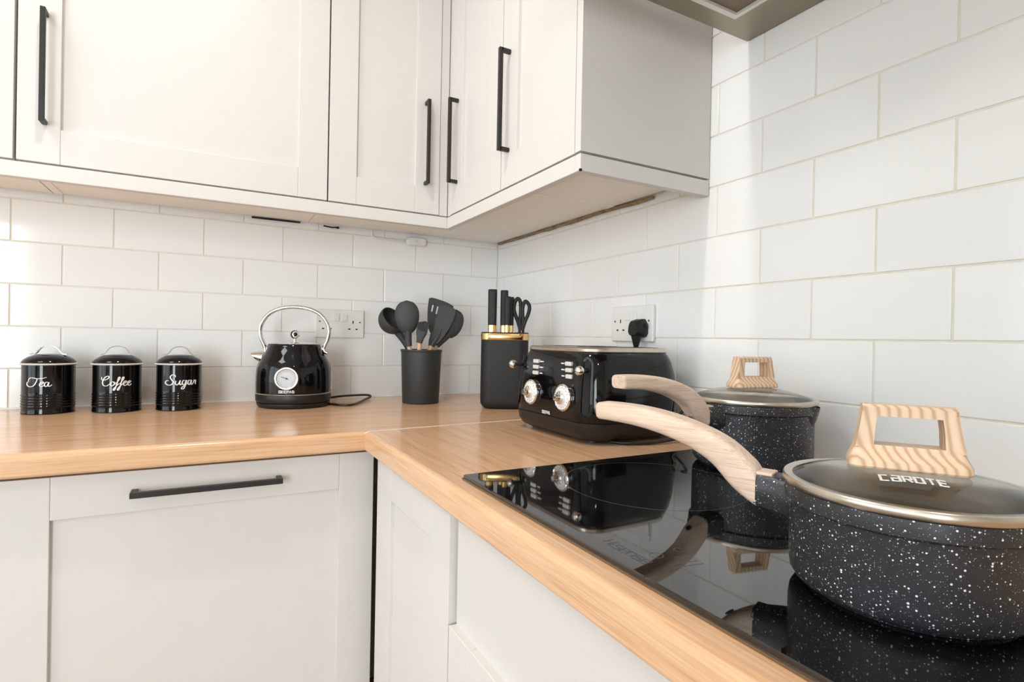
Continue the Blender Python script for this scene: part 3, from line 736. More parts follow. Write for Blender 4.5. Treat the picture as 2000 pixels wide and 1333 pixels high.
bm = B(); tube(bm, [(0, -0.018, -0.015), (0, -0.018, -0.030), (0, -0.018, -0.044)], [0.0125, 0.0085, 0.005], 14); obj('strain_relief', bm, MT['satin_black'], pg, smooth=60)
bm = B(); tube(bm, spline([(0, -0.018, -0.040), (0.0, -0.019, -0.080), (0.004, -0.018, -0.140), (0.014, -0.016, -0.212), (0.05, -0.016, -0.2160), (0.12, -0.018, -0.2160)], 8), 0.0034, 10); obj('cord', bm, MT['satin_black'], pg, smooth=60)

# ------------------------------------------------------------------ toaster
TX, TY = -0.1765, -0.8070
t = thing('toaster', 'gloss black four-slice toaster with two chrome dials and ball levers', 'toaster', (TX, TY, TOPZ))
HX, HY = 0.1220, 0.1480      # half sizes
bm = B(); rloft(bm, [(0.006, HX-0.020, HY-0.022, 0.040), (0.012, HX-0.008, HY-0.010, 0.045), (0.024, HX-0.001, HY-0.002, 0.050), (0.0405, HX+0.001, HY+0.001, 0.052), (0.0415, HX-0.002, HY-0.002, 0.05)], 8); obj('base', bm, MT['satin_black'], t, smooth=40)
bm = B(); rloft(bm, [(0.0405, HX-0.001, HY-0.001, 0.052), (0.0425, HX, HY, 0.052), (0.08, HX-0.001, HY-0.002, 0.052), (0.125, HX-0.004, HY-0.007, 0.050), (0.152, HX-0.009, HY-0.013, 0.048), (0.166, HX-0.014, HY-0.019, 0.046), (0.1715, HX-0.018, HY-0.024, 0.044)], 10); obj('body', bm, MT['gloss_black'], t, smooth=50)
bm = B(); rloft(bm, [(0.1705, HX-0.017, HY-0.023, 0.044), (0.1725, HX-0.0155, HY-0.0215, 0.045), (0.1775, HX-0.0165, HY-0.0225, 0.044), (0.1805, HX-0.020, HY-0.026, 0.042)], 10); tp = obj('top_plate', bm, MT['brushed'], t, smooth=40, label='brushed steel top plate')
for sy in (-0.085, -0.045, 0.045, 0.085):
    bm = B(); box(bm, -0.070, 0.085, sy-0.012, sy+0.012, 0.1800, 0.1811); obj('bread_slot', bm, MT['dark_hole'], tp)
for sx in (-0.08, 0.08):
    for sy in (-0.10, 0.10):
        bm = B(); cyl(bm, 0.010, 0.0002, 0.009, 16, Matrix.Translation((sx, sy, 0))); obj('foot', bm, MT['rubber'], t)
def face_x(z): return -HX + (0.0 if z < 0.08 else (z-0.08)*0.075)
for yy in (0.055, -0.064):
    o = (face_x(0.083)+0.0005, yy, 0.083); ma = axis_mat(o, (-1, 0, 0.03))
    bm = B(); lathe(bm, [(0.0258, -0.002), (0.0268, 0.003), (0.0262, 0.0055), (0.0238, 0.0070), (0.0225, 0.0060)], 40, ma, cap1=False); dl = obj('dial', bm, MT['chrome'], t, smooth=50, label='round dial with chrome rim')
    bm = B(); lathe(bm, [(0.0228, 0.0058), (0.0, 0.0058)], 40, ma, cap0=False); obj('dial_face', bm, MT['white_plastic'], dl)
    bm = B()
    for i in range(16):
        mm = ma @ Matrix.Rotation(2*PI*i/16, 4, 'Z'); q = bmesh.new(); box(q, 0.0175, 0.0205, -0.0005, 0.0005, 0.0056, 0.0062); merge(bm, q, mm)
    obj('scale_marks', bm, MT['print_grey'], dl)
    bm = B(); lathe(bm, [(0.0125, 0.0055), (0.0128, 0.011), (0.0105, 0.0125), (0.0072, 0.0135), (0.0068, 0.020), (0.0056, 0.0225), (0, 0.0235)], 32, ma); obj('knob', bm, MT['chrome'], dl, smooth=50)
for side, yy in ((1, 0.047), (-1, -0.076)):
    for i, zz in enumerate((0.1480, 0.1360, 0.1240)):
        xf = face_x(zz)
        y0 = yy + (0.0025*(2-i) if side < 0 else -0.0005*i)
        bm = B(); box(bm, xf-0.0030, xf+0.004, y0-0.0098, y0+0.0098, zz-0.0040, zz+0.0040, 0.0016); obj('button', bm, MT['alu'], t)
        y1 = y0 - side*0.0205
        bm = B(); box(bm, xf-0.0007, xf+0.003, y1-0.0046, y1+0.0046, zz-0.0011, zz+0.0011); obj('button_caption', bm, MT['print_white'], t)
# lever slots on the rounded front corners, with ball levers
for s in (-1, 1):
    cx, cy = -(HX-0.052), s*(HY-0.052)
    ang = math.atan2(s*0.52, -0.85)
    def corner(u, v, h, s=s, ang=ang):
        zz = v; ins = 0.0 if zz < 0.08 else (0.003+0.05*(zz-0.08) if zz > 0.125 else (zz-0.08)*0.09)
        a = ang+u/0.052; r = 0.0520+h-ins*1.1
        return Vector((cx+r*math.cos(a), cy+r*math.sin(a), zz))
    bm = B(); ribbon(bm, [(0, 0.055+0.105*i/12.0) for i in range(13)], 0.014, corner, thick=0.0006, smooth=False); obj('lever_slot', bm, MT['dark_hole'], t)
    loop = [(-0.0105, 0.062), (-0.0105, 0.09), (-0.0105, 0.12), (-0.0105, 0.150), (-0.005, 0.158), (0, 0.161), (0.005, 0.158), (0.0105, 0.150), (0.0105, 0.12), (0.0105, 0.09), (0.0105, 0.062), (0.005, 0.054), (0, 0.051), (-0.005, 0.054)]
    bm = B(); ribbon(bm, loop, 0.0045, corner, n=4, thick=0.0016, closed=True); obj('slot_rim', bm, MT['gloss_black'], t, smooth=40)
    p0 = corner(0, 0.138, 0.0); n = Vector((-0.97, s*0.24, 0)).normalized(); p1 = p0+n*0.016
    bm = B(); tube(bm, [p0-n*0.004, p1], 0.0042, 12); lv = obj('lever', bm, MT['satin_black'], t, smooth=60, label='lever with a chrome ball')
    bm = B(); ball(bm, 0.0092, tuple(p1+n*0.006), 1, 1, 1, 24); obj('lever_ball', bm, MT['chrome'], lv, smooth=80)
bm = B()
def ft(u, v, h): return Vector((face_x(0.05)-h, -0.003-u, 0.0435+v))
ribbon(bm, [(-0.0155, 0.0038), (0.0155, 0.0038)], 0.0086, ft, thick=0.0007, smooth=False); bd = obj('badge', bm, MT['satin_black'], t)
bm = B(); write_block(bm, 'GEEPAS', 0.0054, 0.0036, 0.0013, 0.0011, lambda u, v, h: ft(u, v+0.0011, h+0.0006)); obj('badge_lettering', bm, MT['print_white'], bd, label='white letters')
bm = B(); tube(bm, spline([(0.112, -0.110, 0.020), (0.095, -0.158, 0.010), (0.02, -0.166, 0.0045), (-0.035, -0.150, 0.0040), (-0.055, -0.125, 0.0040)], 8), 0.0030, 10); obj('cord', bm, MT['satin_black'], t, smooth=60)
bm = B(); tube(bm, spline([(0.075, -0.1500, 0.034), (0.105, -0.152, 0.062), (0.120, -0.146, 0.078), (0.135, -0.120, 0.085)], 8), 0.0030, 10); obj('cord', bm, MT['satin_black'], t, smooth=60)

# ------------------------------------------------------------------ knife block with knives and scissors
KBX, KBY, KBR = -0.1700, -0.3850, math.radians(-28)
kb = thing('knife_block', 'matt black rounded knife holder with a gold band at the top', 'knife holder', (KBX, KBY, TOPZ), KBR)
kw, kd = 0.0655, 0.0440
bm = B(); rloft(bm, [(0.0, kw-0.016, kd-0.014, 0.022), (0.004, kw-0.007, kd-0.006, 0.025), (0.014, kw-0.001, kd-0.001, 0.028), (0.024, kw, kd, 0.028), (0.191, kw, kd, 0.028)], 8); obj('body', bm, MT['matt_black'], kb, smooth=40)
bm = B(); rloft(bm, [(0.190, kw+0.0004, kd+0.0004, 0.028), (0.191, kw+0.0012, kd+0.0012, 0.0285), (0.207, kw+0.0012, kd+0.0012, 0.0285), (0.208, kw+0.0004, kd+0.0004, 0.028)], 8); obj('band', bm, MT['gold'], kb, smooth=40, label='polished gold band')
bm = B(); rloft(bm, [(0.2075, kw, kd, 0.028), (0.2105, kw, kd, 0.028), (0.2112, kw-0.002, kd-0.002, 0.027)], 8); obj('insert', bm, MT['matt_black'], kb, smooth=40)
KM = Matrix.Translation((KBX, KBY, TOPZ)) @ Matrix.Rotation(KBR, 4, 'Z')
def knife(label, lx, ly, hgt, w, d):
    p = KM @ Vector((lx, ly, 0.190))
    o = thing('kitchen_knife', label, 'knife', p, KBR, 'knives in the holder')
    bm = B(); box(bm, -0.010, 0.010, -0.001, 0.001, -0.12, 0.024, 0.0003); obj('blade', bm, MT['chrome'], o)
    bm = B(); rloft(bm, [(0.0215, w*0.92, d*0.92, d*0.8), (0.041, w*0.92, d*0.92, d*0.8)], 6); obj('ferrule', bm, MT['gold'], o, smooth=40, label='gold ferrule')
    top = 0.021+hgt
    bm = B(); rloft(bm, [(0.0408, w*0.97, d*0.97, d*0.85), (0.06, w, d, d*0.85), (top-0.010, w*1.04, d*1.04, d*0.85), (top-0.002, w*1.04, d*1.04, d*0.85), (top, w*0.9, d*0.85, d*0.75)], 6, mat=Matrix.Identity(4)); obj('handle', bm, MT['matt_black'], o, smooth=40)
knife('widest black knife handle with gold ferrule, standing alone in the holder', -0.0365, 0.0, 0.1200, 0.0120, 0.0085)
knife('tall black knife handle with gold ferrule, behind two shorter handles', -0.0035, 0.012, 0.1190, 0.0105, 0.0080)
knife('short black knife handle with gold ferrule, in front of a taller one', 0.0060, -0.014, 0.1000, 0.0085, 0.0075)
knife('slim short black knife handle between the other handles and the scissors', 0.0170, 0.006, 0.1000, 0.0068, 0.0070)
sp_ = KM @ Vector((0.0455, 0.0, 0.205))
sc_o = thing('scissors', 'black kitchen scissors with two long loops, standing in the knife holder', 'scissors', sp_, KBR)
for s, hh in ((-1, 0.101), (1, 0.094)):
    L = [(s*0.002, 0, 0.012), (s*0.009, 0, 0.035), (s*0.0195, 0, 0.062), (s*0.0215, 0, 0.080), (s*0.0165, 0, hh-0.004), (s*0.0095, 0, hh), (s*0.0035, 0, hh-0.012), (s*0.0025, 0, 0.060), (s*0.0045, 0, 0.040), (s*0.003, 0, 0.020)]
    bm = B(); tube(bm, spline(L, 5, closed=True), 0.0044, 8, flat=1.2, upv=(0, 1, 0), closed=True)
    box(bm, s*0.0045-0.004, s*0.0045+0.004, -0.0035, 0.0035, 0.0, 0.022, 0.001); obj('loop_handle', bm, MT['matt_black'], sc_o, smooth=60)
    bm = B(); box(bm, s*0.002-0.004, s*0.002+0.004, -0.0012+s*0.0014, 0.0012+s*0.0014, -0.12, 0.018, 0.0003); obj('blade', bm, MT['gold'], sc_o)

# ------------------------------------------------------------------ utensil pot and utensils
UX, UY, UR = -0.3460, -0.1922, math.radians(-19.4)
pt = thing('utensil_pot', 'charcoal plastic utensil pot, slightly flared, full of kitchen tools', 'pot', (UX, UY, TOPZ), UR)
bm = B(); lathe(bm, [(0.050, 0.0), (0.0525, 0.001), (0.0535, 0.003), (0.0590, 0.150), (0.0605, 0.1515), (0.0612, 0.1545), (0.0602, 0.1570), (0.0580, 0.1570), (0.0565, 0.150), (0.0510, 0.006), (0.0, 0.006)], 64); obj('body', bm, MT['pot'], pt, smooth=40)
UM = Matrix.Translation((UX, UY, TOPZ)) @ Matrix.Rotation(UR, 4, 'Z')
def utensil(name, label, foot, neck, cat):
    """foot and neck: points of the stick in pot space (x right, y away, z up); returns the thing with a wooden stick and the stick axis"""
    o = thing(name, label, cat, tuple(UM @ Vector(foot)), UR, None)
    f = Vector(foot); n = Vector(neck)-f
    bm = B(); tube(bm, [(0, 0, 0), tuple(n*0.5), tuple(n)], [0.0062, 0.0066, 0.0062], 14); obj('stick', bm, MT['beech'], o, smooth=60, label='pale wooden stick')
    return o, f
def neck_tube(bm, f, pts, rads, seg=14, flat=1.0, upv=None):
    P = spline([tuple(Vector(p)-f) for p in pts], 5)
    R = []; m = len(pts)-1
    for i in range(len(P)):
        q = i/5.0; a = min(int(q), m-1); R.append(rads[a]+(rads[a+1]-rads[a])*(q-a))
    tube(bm, P, R, seg, flat, upv)
# ladle
o, f = utensil('ladle', 'charcoal silicone ladle with deep cup leaning out of the utensil pot', (0.010, 0.026, 0.012), (-0.036, 0.026, 0.158), 'ladle')
bm = B(); neck_tube(bm, f, [(-0.0335, 0.026, 0.150), (-0.045, 0.026, 0.172), (-0.060, 0.025, 0.194), (-0.076, 0.024, 0.212)], [0.0085, 0.0100, 0.0110, 0.0110]); obj('neck', bm, MT['rubber'], o, smooth=60)
Ld = Vector((0.62, -0.52, 0.60)).normalized(); c0 = Vector((-0.0850, 0.018, 0.2430))-f
bm = B(); R0 = 0.0425
prof = [(R0*math.sin(a), -R0*math.cos(a)) for a in [PI*0.5*i/10 for i in range(11)]] + [(R0-0.0005, 0.006), (R0-0.003, 0.006)] + [((R0-0.003)*math.sin(a), -(R0-0.003)*math.cos(a)) for a in [PI*0.5*(10-i)/10 for i in range(11)]]
prof[0] = (0, prof[0][1]); prof[-1] = (0, prof[-1][1])
lathe(bm, prof, 40, axis_mat(tuple(c0), tuple(Ld))); obj('cup', bm, MT['rubber'], o, smooth=60)
# solid spoon, back of the bowl towards the room
def spoon_head(bm, f, c, rx, rz, tilt, depth=0.012, ry=None, yaw=0.0):
    t_ = bmesh.new(); n = 20; rings = []
    for i in range(n+1):
        v = -1+2*i/n
        zz = rz*v; w = rx*math.sqrt(max(0.0, 1-abs(v)**2.2))*(1.0+0.10*v)
        w = max(w, 0.0075 if v < 0 else 0.0006); ring = []
        for k_ in range(20):
            a = 2*PI*k_/20; x = w*math.cos(a); y = depth*math.sin(a)*math.sqrt(max(0.02, 1-v*v))
            if y > 0: y = y*0.25
            ring.append((x, y - 0.010*(1-v*v)*0.4, zz))
        rings.append(ring)
    m = Matrix.Translation(Vector(c)-f) @ Matrix.Rotation(tilt, 4, 'Y') @ Matrix.Rotation(yaw, 4, 'Z')
    loft(t_, rings); merge(bm, t_, m)
o, f = utensil('cooking_spoon', 'charcoal silicone spoon, rounded back of its bowl facing the room', (0.004, -0.027, 0.012), (-0.036, -0.027, 0.166), 'spoon')
bm = B(); neck_tube(bm, f, [(-0.0355, -0.027, 0.166), (-0.038, -0.027, 0.188), (-0.0395, -0.027, 0.205), (-0.041, -0.027, 0.225)], [0.0085, 0.0095, 0.0105, 0.013]); obj('neck', bm, MT['rubber'], o, smooth=60)
bm = B(); spoon_head(bm, f, (-0.0425, -0.027, 0.2500), 0.0345, 0.0490, math.radians(-3), 0.016); obj('bowl', bm, MT['rubber'], o, smooth=60)
# basting brush
o, f = utensil('basting_brush', 'small charcoal silicone basting brush among the taller tools', (-0.004, -0.042, 0.012), (-0.006, -0.043, 0.178), 'brush')
ax = Vector((0.20, 0.0, 0.98)).normalized()
bm = B(); t_ = bmesh.new(); rloft(t_, [(-0.014, 0.0085, 0.0065, 0.005), (0.000, 0.0105, 0.0075, 0.006), (0.014, 0.0150, 0.0080, 0.006), (0.022, 0.0160, 0.0080, 0.006)], 5); mb = axis_mat(tuple(Vector((-0.0040, -0.043, 0.190))-f), tuple(ax), (1, 0, 0)); merge(bm, t_, mb); obj('head', bm, MT['rubber'], o, smooth=50)
bm = B()
for i in range(9):
    for j in range(3):
        x = -0.0138+0.00345*i; y = -0.0050+0.0050*j
        t_ = bmesh.new(); tube(t_, [(x, y, 0.020), (x*1.04, y, 0.038), (x*1.08+0.0005*(j-1), y, 0.052-0.006*abs(i-5)/4.0)], [0.0019, 0.0019, 0.0013], 6); merge(bm, t_, mb)
br = obj('bristles', bm, MT['rubber'], o, smooth=60); br['kind'] = 'stuff'
# flat tools
def flat_tool(name, label, foot, neck, outline, y0, y1, cat, slots=(), thick=0.004, bow=0.0):
    o, f = utensil(name, label, foot, neck, cat)
    n = len(outline); 
    bm = B(); 
    # outline as a planar blade with rounded outline, extruded in y
    P2 = spline([(x, z, 0) for x, z in outline], 5, closed=True)
    zs = [p.y for p in P2]; zl, zh = min(zs), max(zs)
    yy = lambda z: y0+(y1-y0)*(z-zl)/(zh-zl)
    fr = [bm.verts.new((p.x-f.x, yy(p.y)-thick/2-f.y, p.y-f.z)) for p in P2]; bk = [bm.verts.new((p.x-f.x, yy(p.y)+thick/2-f.y, p.y-f.z)) for p in P2]
    L_ = len(P2)
    if not slots:
        bm.faces.new(fr); bm.faces.new(bk[::-1])
    else:
        hole_f, hole_b, edges = [], [], []
        for vs in (fr, bk):
            ee = [bm.edges.new((vs[i], vs[(i+1) % L_])) for i in range(L_)]
            for (ax_, az, bx_, bz, w) in slots:
                d = Vector((bx_-ax_, bz-az)); d.normalize(); nn = Vector((-d.y, d.x))*w
                q = [Vector((ax_, az))+nn, Vector((ax_, az))-nn, Vector((bx_, bz))-nn, Vector((bx_, bz))+nn]
                off = -thick/2 if vs is fr else thick/2
                hv = [bm.verts.new((p.x-f.x, yy(p.y)+off-f.y, p.y-f.z)) for p in q]
                ee += [bm.edges.new((hv[i], hv[(i+1) % 4])) for i in range(4)]
                (hole_f if vs is fr else hole_b).append(hv)
            bmesh.ops.triangle_fill(bm, use_beauty=True, use_dissolve=False, edges=ee)
        for hf, hb in zip(hole_f, hole_b):
            for i in range(4): bm.faces.new((hf[i], hf[(i+1) % 4], hb[(i+1) % 4], hb[i]))
    for i in range(L_): bm.faces.new((fr[i], fr[(i+1) % L_], bk[(i+1) % L_], bk[i]))
    obj('blade', bm, MT['rubber'], o, smooth=35)
    return o, f
o, f = flat_tool('slotted_turner', 'charcoal slotted turner with a broad flat blade, tallest tool in the pot', (-0.015, 0.040, 0.012), (0.028, 0.039, 0.168),
    [(0.022, 0.313), (0.035, 0.3135), (0.070, 0.303), (0.090, 0.293), (0.0940, 0.285), (0.080, 0.255), (0.058, 0.222), (0.042, 0.205), (0.034, 0.200), (0.026, 0.206), (0.018, 0.230), (0.016, 0.270), (0.019, 0.306)], 0.040, 0.050, 'turner',
    slots=((0.0285, 0.272, 0.0325, 0.292, 0.0022), (0.0420, 0.265, 0.0470, 0.288, 0.0022), (0.0540, 0.262, 0.0600, 0.284, 0.0022)))
bm = B(); neck_tube(bm, f, [(0.0275, 0.039, 0.166), (0.030, 0.039, 0.185), (0.034, 0.040, 0.212)], [0.0080, 0.0085, 0.0060]); obj('neck', bm, MT['rubber'], o, smooth=60)
o, f = flat_tool('spatula', 'charcoal silicone spatula with a broad tapering blade at the pot edge', (-0.010, -0.012, 0.012), (0.0290, -0.012, 0.170),
    [(0.058, 0.289), (0.076, 0.287), (0.093, 0.280), (0.0975, 0.270), (0.091, 0.245), (0.076, 0.215), (0.058, 0.188), (0.046, 0.176), (0.034, 0.174), (0.030, 0.182), (0.035, 0.215), (0.041, 0.250), (0.048, 0.280)], -0.014, -0.010, 'spatula', thick=0.007)
bm = B(); neck_tube(bm, f, [(0.0288, -0.012, 0.168), (0.034, -0.012, 0.178), (0.046, -0.012, 0.196), (0.056, -0.012, 0.220)], [0.0085, 0.0092, 0.0085, 0.005]); obj('neck', bm, MT['rubber'], o, smooth=60)
o, f = utensil('cooking_spoon', 'charcoal silicone spoon leaning out behind the spatula, mostly hidden', (-0.018, 0.012, 0.012), (0.046, 0.013, 0.170), 'spoon')
bm = B(); neck_tube(bm, f, [(0.0455, 0.013, 0.168), (0.054, 0.013, 0.178), (0.070, 0.014, 0.192), (0.084, 0.015, 0.208)], [0.0085, 0.0090, 0.0090, 0.010]); obj('neck', bm, MT['rubber'], o, smooth=60)
bm = B(); spoon_head(bm, f, (0.0920, 0.017, 0.2360), 0.0300, 0.0440, math.radians(14), 0.012); obj('bowl', bm, MT['rubber'], o, smooth=60)

# ------------------------------------------------------------------ hob
HX0, HX1, HYA, HYB = -0.5875, -0.0700, -1.6420, -1.0540
hb = thing('induction_hob', 'black ceramic glass hob set into the oak worktop, zone ring and touch marks printed', 'hob', ((HX0+HX1)/2, (HYA+HYB)/2, TOPZ))
hx, hy = (HX1-HX0)/2, (HYB-HYA)/2
bm = B(); rloft(bm, [(0.0003, hx+0.0015, hy+0.0015, 0.004), (0.0022, hx+0.0015, hy+0.0015, 0.004), (0.0026, hx, hy, 0.003)], 4); obj('gasket', bm, MT['hood_steel'], hb)
bm = B(); rloft(bm, [(0.0024, hx, hy, 0.004), (0.0056, hx, hy, 0.004), (0.0066, hx-0.0012, hy-0.0012, 0.003)], 4); obj('glass_top', bm, MT['hob_glass'], hb, smooth=25)
HC = Vector(((HX0+HX1)/2, (HYA+HYB)/2, 0))
def fh(u, v, h): return Vector((u-HC.x, v-HC.y, 0.0066+h))
def ring(cx, cy, r, w=0.0011):
    bm = B(); ribbon(bm, [(cx+r*math.cos(2*PI*i/64), cy+r*math.sin(2*PI*i/64)) for i in range(64)], w, fh, thick=0.00008, closed=True, smooth=False); obj('zone_ring', bm, MT['hob_print'], hb)
ring(-0.376, -1.199, 0.1180)
ring(-0.165, -1.160, 0.0980)
ring(-0.4286, -1.5226, 0.0640); ring(-0.190, -1.500, 0.0980)
def mark(pts, w=0.0009, closed=False):
    bm = B(); ribbon(bm, pts, w, fh, thick=0.00008, closed=closed, smooth=False); obj('touch_mark', bm, MT['hob_print'], hb)
mark([(-0.4887, -1.312), (-0.5203, -1.3461)], 0.0016)
mark([(-0.5543, -1.4050), (-0.5526, -1.4110), (-0.5243, -1.4155), (-0.5226, -1.4095)], 0.0010, True)
mark([(-0.5481+0.006*math.cos(a), -1.385+0.006*math.sin(a)) for a in [2*PI*i/20 for i in range(20)]], 0.0008, True)
mark([(-0.5208+0.004*math.cos(a), -1.3841+0.004*math.sin(a)) for a in [PI*1.3*i/14 for i in range(15)]], 0.0009)
mark([(-0.537, -1.394), (-0.529, -1.397)], 0.0008)
# maker's name, printed in grey, reading from the front
bm = B(); write_block(bm, 'Hisense', 0.0105, 0.0068, 0.0022, 0.0011, lambda u, v, h: fh(-0.5705+v, -1.366-u, h), thick=0.00008); obj('lettering', bm, MT['hob_print'], hb, label='grey letters')

# ------------------------------------------------------------------ saucepans with lids
HZ_ = TOPZ+0.0068
def saucepan(label, cx, cy, r, rb, h, ang, lidlabel, knob_ang, spout_rel, H, text=None):
    p = thing('saucepan', label, 'saucepan', (cx, cy, HZ_), ang, 'speckled saucepans on the hob')
    # outside: base disc, rounded corner, wall, rim band
    prof = [(rb-0.010, 0.0), (rb-0.009, 0.0020), (rb-0.0055, 0.0028), (rb-0.0015, 0.0055), (rb+0.0012, 0.010), (rb+0.0022, 0.017), (r-0.0035, h-0.016), (r-0.003, h-0.0135), (r, h-0.0115), (r+0.0005, h-0.004), (r, h)]
    bm = B(); lathe(bm, prof, 96, cap0=True, cap1=False)
    body = obj('body', bm, MT['granite'], p, smooth=40)
    inn = [(r, h), (r-0.004, h), (r-0.0055, h-0.006), (r-0.0065, h-0.02), (rb-0.001, 0.02), (rb-0.010, 0.008), (0, 0.007)]
    bm = B(); lathe(bm, inn, 96, cap0=False); obj('lining', bm, MT['pan_inside'], p, smooth=50)
    # pouring lips at both sides
    for s in spout_rel:
        q = math.radians(s); rings = []
        for i in range(9):
            v = i/8.0; zz = h-0.001-0.034*v; bul = 0.0075*math.cos(v*PI/2)**0.8; wid = 0.026*math.cos(v*PI/2*0.98)**0.9+0.001
            row = []
            for k_ in range(11):
                u_ = -1+2*k_/10.0; aa = q+u_*wid/r; base = r-0.0025-0.004*v
                row.append(((base+bul*math.cos(u_*PI/2)**1.2)*math.cos(aa), (base+bul*math.cos(u_*PI/2)**1.2)*math.sin(aa), zz))
            rings.append(row)
        bm = B(); loft(bm, rings, close=False); obj('pouring_lip', bm, MT['granite'], p, smooth=60)
    # metal stub and wooden handle along local +x
    bm = B(); loft(bm, [[(x, y*w, h-0.0030+z*hh) for y, z in [(1, -.15), (.75, 0), (-.75, 0), (-1, -.15), (-1, -.8), (-.6, -1), (.6, -1), (1, -.8)]] for x, w, hh in ((r-0.010, 0.020, 0.034), (r+0.004, 0.0165, 0.032), (r+0.016, 0.0135, 0.030), (r+0.024, 0.0130, 0.030))]); obj('handle_stub', bm, MT['granite'], p, smooth=50)
    path = [(r+0.0225, h-0.0165, 0.0140, 0.0155), (r+0.036, h-0.0060, 0.0138, 0.0150), (r+0.055, h+0.0105, 0.0134, 0.0135), (r+0.078, h+0.0215, 0.0132, 0.0118), (r+0.105, h+0.0295, 0.0132, 0.0108), (r+0.135, h+0.0345, 0.0134, 0.0100), (r+0.160, h+0.0362, 0.0136, 0.0094), (r+0.180, h+0.0365, 0.0136, 0.0090), (r+0.184, h+0.0364, 0.0122, 0.0078)]
    pts = spline([(a, 0, b) for a, b, _, _ in path], 4); F = frames(pts, (0, 0, 1)); rings = []
    m_ = len(path)-1
    for i, (pp, (tt, nn, bb)) in enumerate(zip(pts, F)):
        qv = i/4.0; a = min(int(qv), m_-1); fr_ = qv-a
        w = path[a][2]+(path[a+1][2]-path[a][2])*fr_; hh = path[a][3]+(path[a+1][3]-path[a][3])*fr_
        if i < 5: nn = Vector((0, 0, 1)).lerp(nn, i/5.0).normalized()
        rings.append([pp+bb*x+nn*y for x, y in rrect(w, hh, min(w, hh)*0.62, 5)])
    bm = B(); loft(bm, rings); hd = obj('handle', bm, MT['pan_wood'], p, smooth=50, label='curved handle with pale wood grain')
    bm = B(); box(bm, r+0.010, r+0.040, -0.0100, 0.0100, h-0.0048, h-0.0008, 0.001); obj('handle_tongue', bm, MT['pan_wood'], hd)
    bm = B(); lathe(bm, [(0.0042, 0), (0.0042, 0.001)], 16, axis_mat((r+0.046, 0, h-0.0185), (0.60, 0, -0.80))); obj('screw_hole', bm, MT['dark_hole'], hd)
    # lid
    bm = B(); lathe(bm, [(r-0.0055, 0.0004), (r+0.0008, 0.0006), (r+0.0018, 0.0020), (r+0.0018, 0.0060), (r+0.0008, 0.0074), (r-0.0045, 0.0076), (r-0.0055, 0.0066)], 96)
    L = obj('lid', bm, MT['brushed'], p, smooth=50, label=lidlabel, loc=(0, 0, h), rot=(0, 0, knob_ang-ang))
    dome = lambda q: 0.0062 + H*(1-(q/(r-0.004))**2)**0.85 if q < r-0.004 else 0.0062
    qs = [(r-0.004)*i/16.0 for i in range(17)]
    bm = B(); lathe(bm, [(q, dome(q)) for q in qs[::-1]][:-1]+[(0, dome(0))], 72, cap0=False); obj('glass', bm, MT['glass'], L, smooth=80)
    # knob: tapering wooden grip with a rectangular opening
    zb = dome(0.012)-0.0008; K = B()
    def sect(z, hxk, hyk, rr): return [(x, y, zb+z) for x, y in rrect(hxk, hyk, rr, 4)]
    loft(K, [sect(0.0, 0.0380, 0.0160, 0.0075), sect(0.0015, 0.0388, 0.0168, 0.008), sect(0.0055, 0.0384, 0.0163, 0.0075), sect(0.0100, 0.0364, 0.0128, 0.006), sect(0.0145, 0.0348, 0.0102, 0.005), sect(0.0172, 0.0342, 0.0097, 0.0045)])
    # two uprights and a bar make the loop
    for s in (-1, 1):
        loft(K, [[(s*(x0+dx), y, zb+z) for dx, y in ((-tx, -ty), (tx, -ty), (tx, ty), (-tx, ty))] for z, x0, tx, ty in ((0.0150, 0.0282, 0.0060, 0.0097), (0.030, 0.0264, 0.0050, 0.0092), (0.0420, 0.0248, 0.0050, 0.0086))])
    loft(K, [[(x, -w, zb+0.0390), (x, w, zb+0.0390), (x, w, zb+0.0455), (x, w-0.0022, zb+0.0475), (x, -w+0.0022, zb+0.0475), (x, -w, zb+0.0455)] for x, w in ((-0.0296, 0.0078), (-0.0282, 0.0088), (0.0282, 0.0088), (0.0296, 0.0078))])
    obj('knob', K, MT['knob_wood'], L, smooth=35, label='wood grain grip with a rectangular opening')
    if text:
        # printed on the glass, following the dome
        tx, ty, ta = text
        def fg(u, v, hh):
            x = tx + u*math.cos(ta) - v*math.sin(ta); y = ty + u*math.sin(ta) + v*math.cos(ta)
            return Vector((x, y, dome(math.hypot(x, y))+hh+0.0003))
        bm = B(); write_block(bm, 'CaROTE', 0.0105, 0.0046, 0.0022, 0.0013, fg, thick=0.0004); obj('lettering', bm, MT['print_white'], L, label='white maker lettering on the glass')
    return p, L
saucepan('large speckled black saucepan at the back of the hob, its wood-look handle over the worktop', -0.1538, -1.1750, 0.0900, 0.0842, 0.0970, math.radians(182),
         'clear glass lid with steel rim', math.radians(-12), (107,), 0.0165)
saucepan('smaller speckled black saucepan at the front of the hob, white lettering on its glass lid', -0.4286, -1.5226, 0.0820, 0.0762, 0.0765, math.radians(111),
         'clear glass lid with steel rim and white lettering', math.radians(-55), (-90,), 0.0130, text=(-0.002, -0.0420, 0.0))

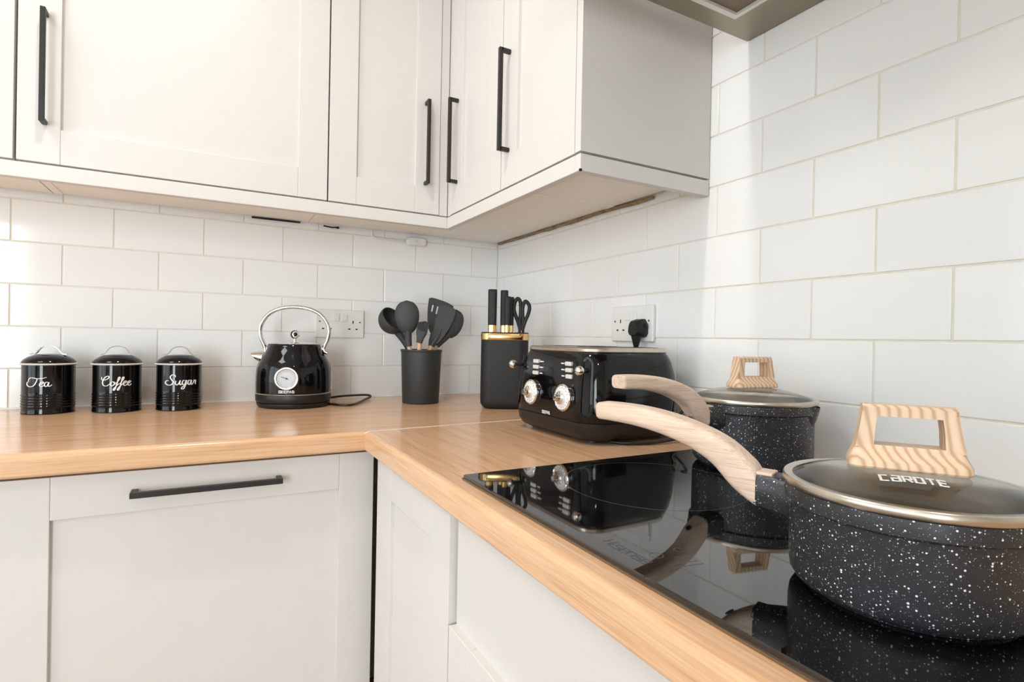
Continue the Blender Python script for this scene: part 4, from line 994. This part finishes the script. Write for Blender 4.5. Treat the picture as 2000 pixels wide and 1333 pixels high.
# ------------------------------------------------------------------ extractor hood
EH = thing('extractor_hood', 'brushed steel extractor hood on the tiled wall above the hob', 'extractor hood', (0, -1.333, 1.670))
bm = B()
for (x0, x1, y0, y1) in ((-0.084, -0.004, -0.30, 0.30), (-0.50, -0.42, -0.30, 0.30), (-0.42, -0.084, 0.262, 0.30), (-0.42, -0.084, -0.30, -0.262)):
    box(bm, x0, x1, y0, y1, 0.0, 0.045)
box(bm, -0.50, -0.004, -0.30, 0.30, 0.045, 0.060)
obj('canopy', bm, MT['hood_steel'], EH)
bm = B()
for (x0, x1, y0, y1) in ((-0.092, -0.0842, -0.262, 0.262), (-0.42, -0.412, -0.262, 0.262), (-0.412, -0.092, 0.252, 0.262), (-0.412, -0.092, -0.262, -0.252)):
    box(bm, x0, x1, y0, y1, -0.001, 0.006)
obj('filter_frame', bm, MT['alu'], EH)
bm = B(); box(bm, -0.412, -0.092, -0.252, 0.252, 0.004, 0.012); obj('filter', bm, MT['filter'], EH)
bm = B(); box(bm, -0.27, -0.004, -0.13, 0.13, 0.060, RZ1-1.670-0.001); obj('chimney', bm, MT['hood_steel'], EH)

# ------------------------------------------------------------------ ceiling downlights
def downlight(x, y, power, label, spot=True):
    o = thing('ceiling_downlight', label, 'ceiling light', (x, y, RZ1), 0, 'ceiling downlights')
    bm = B(); lathe(bm, [(0.034, -0.0005), (0.045, -0.0005), (0.046, -0.003), (0.042, -0.006), (0.034, -0.004)], 32); obj('ring', bm, MT['chrome'], o, smooth=50)
    bm = B(); lathe(bm, [(0.034, -0.0035), (0.0, -0.0035)], 32, cap0=False); obj('lamp', bm, MT['lamp'], o)
    d = bpy.data.lights.new('downlight', 'AREA'); d.shape = 'DISK'; d.size = 0.066; d.energy = power; d.color = (1.0, 0.95, 0.88); d.spread = math.radians(150)
    l = bpy.data.objects.new('downlight', d); COL.objects.link(l); l.parent = o; l.location = (0, 0, -0.008)
downlight(-0.95, -1.00, 4.6, 'round chrome ceiling downlight over the inner corner')
pl = thing('ceiling_panel_light', 'square white ceiling panel light between the left window and the wall cabinets', 'ceiling light', (-1.95, -0.98, RZ1))
bm = B()
for (x0, x1, y0, y1) in ((-0.31, 0.31, 0.285, 0.31), (-0.31, 0.31, -0.31, -0.285), (-0.31, -0.285, -0.285, 0.285), (0.285, 0.31, -0.285, 0.285)):
    box(bm, x0, x1, y0, y1, -0.022, -0.0005)
obj('frame', bm, MT['white_plastic'], pl)
bm = B(); box(bm, -0.285, 0.285, -0.285, 0.285, -0.010, -0.006); obj('diffuser', bm, MT['white_plastic'], pl)
pd = bpy.data.lights.new('panel', 'AREA'); pd.shape = 'SQUARE'; pd.size = 0.56; pd.energy = 8; pd.color = (1.0, 0.99, 0.97)
po = bpy.data.objects.new('panel', pd); COL.objects.link(po); po.parent = pl; po.location = (0, 0, -0.012)
downlight(-1.05, -2.60, 2.6, 'round chrome ceiling downlight behind the photographer')
downlight(-2.20, -2.60, 2.6, 'round chrome ceiling downlight far from both tiled walls')
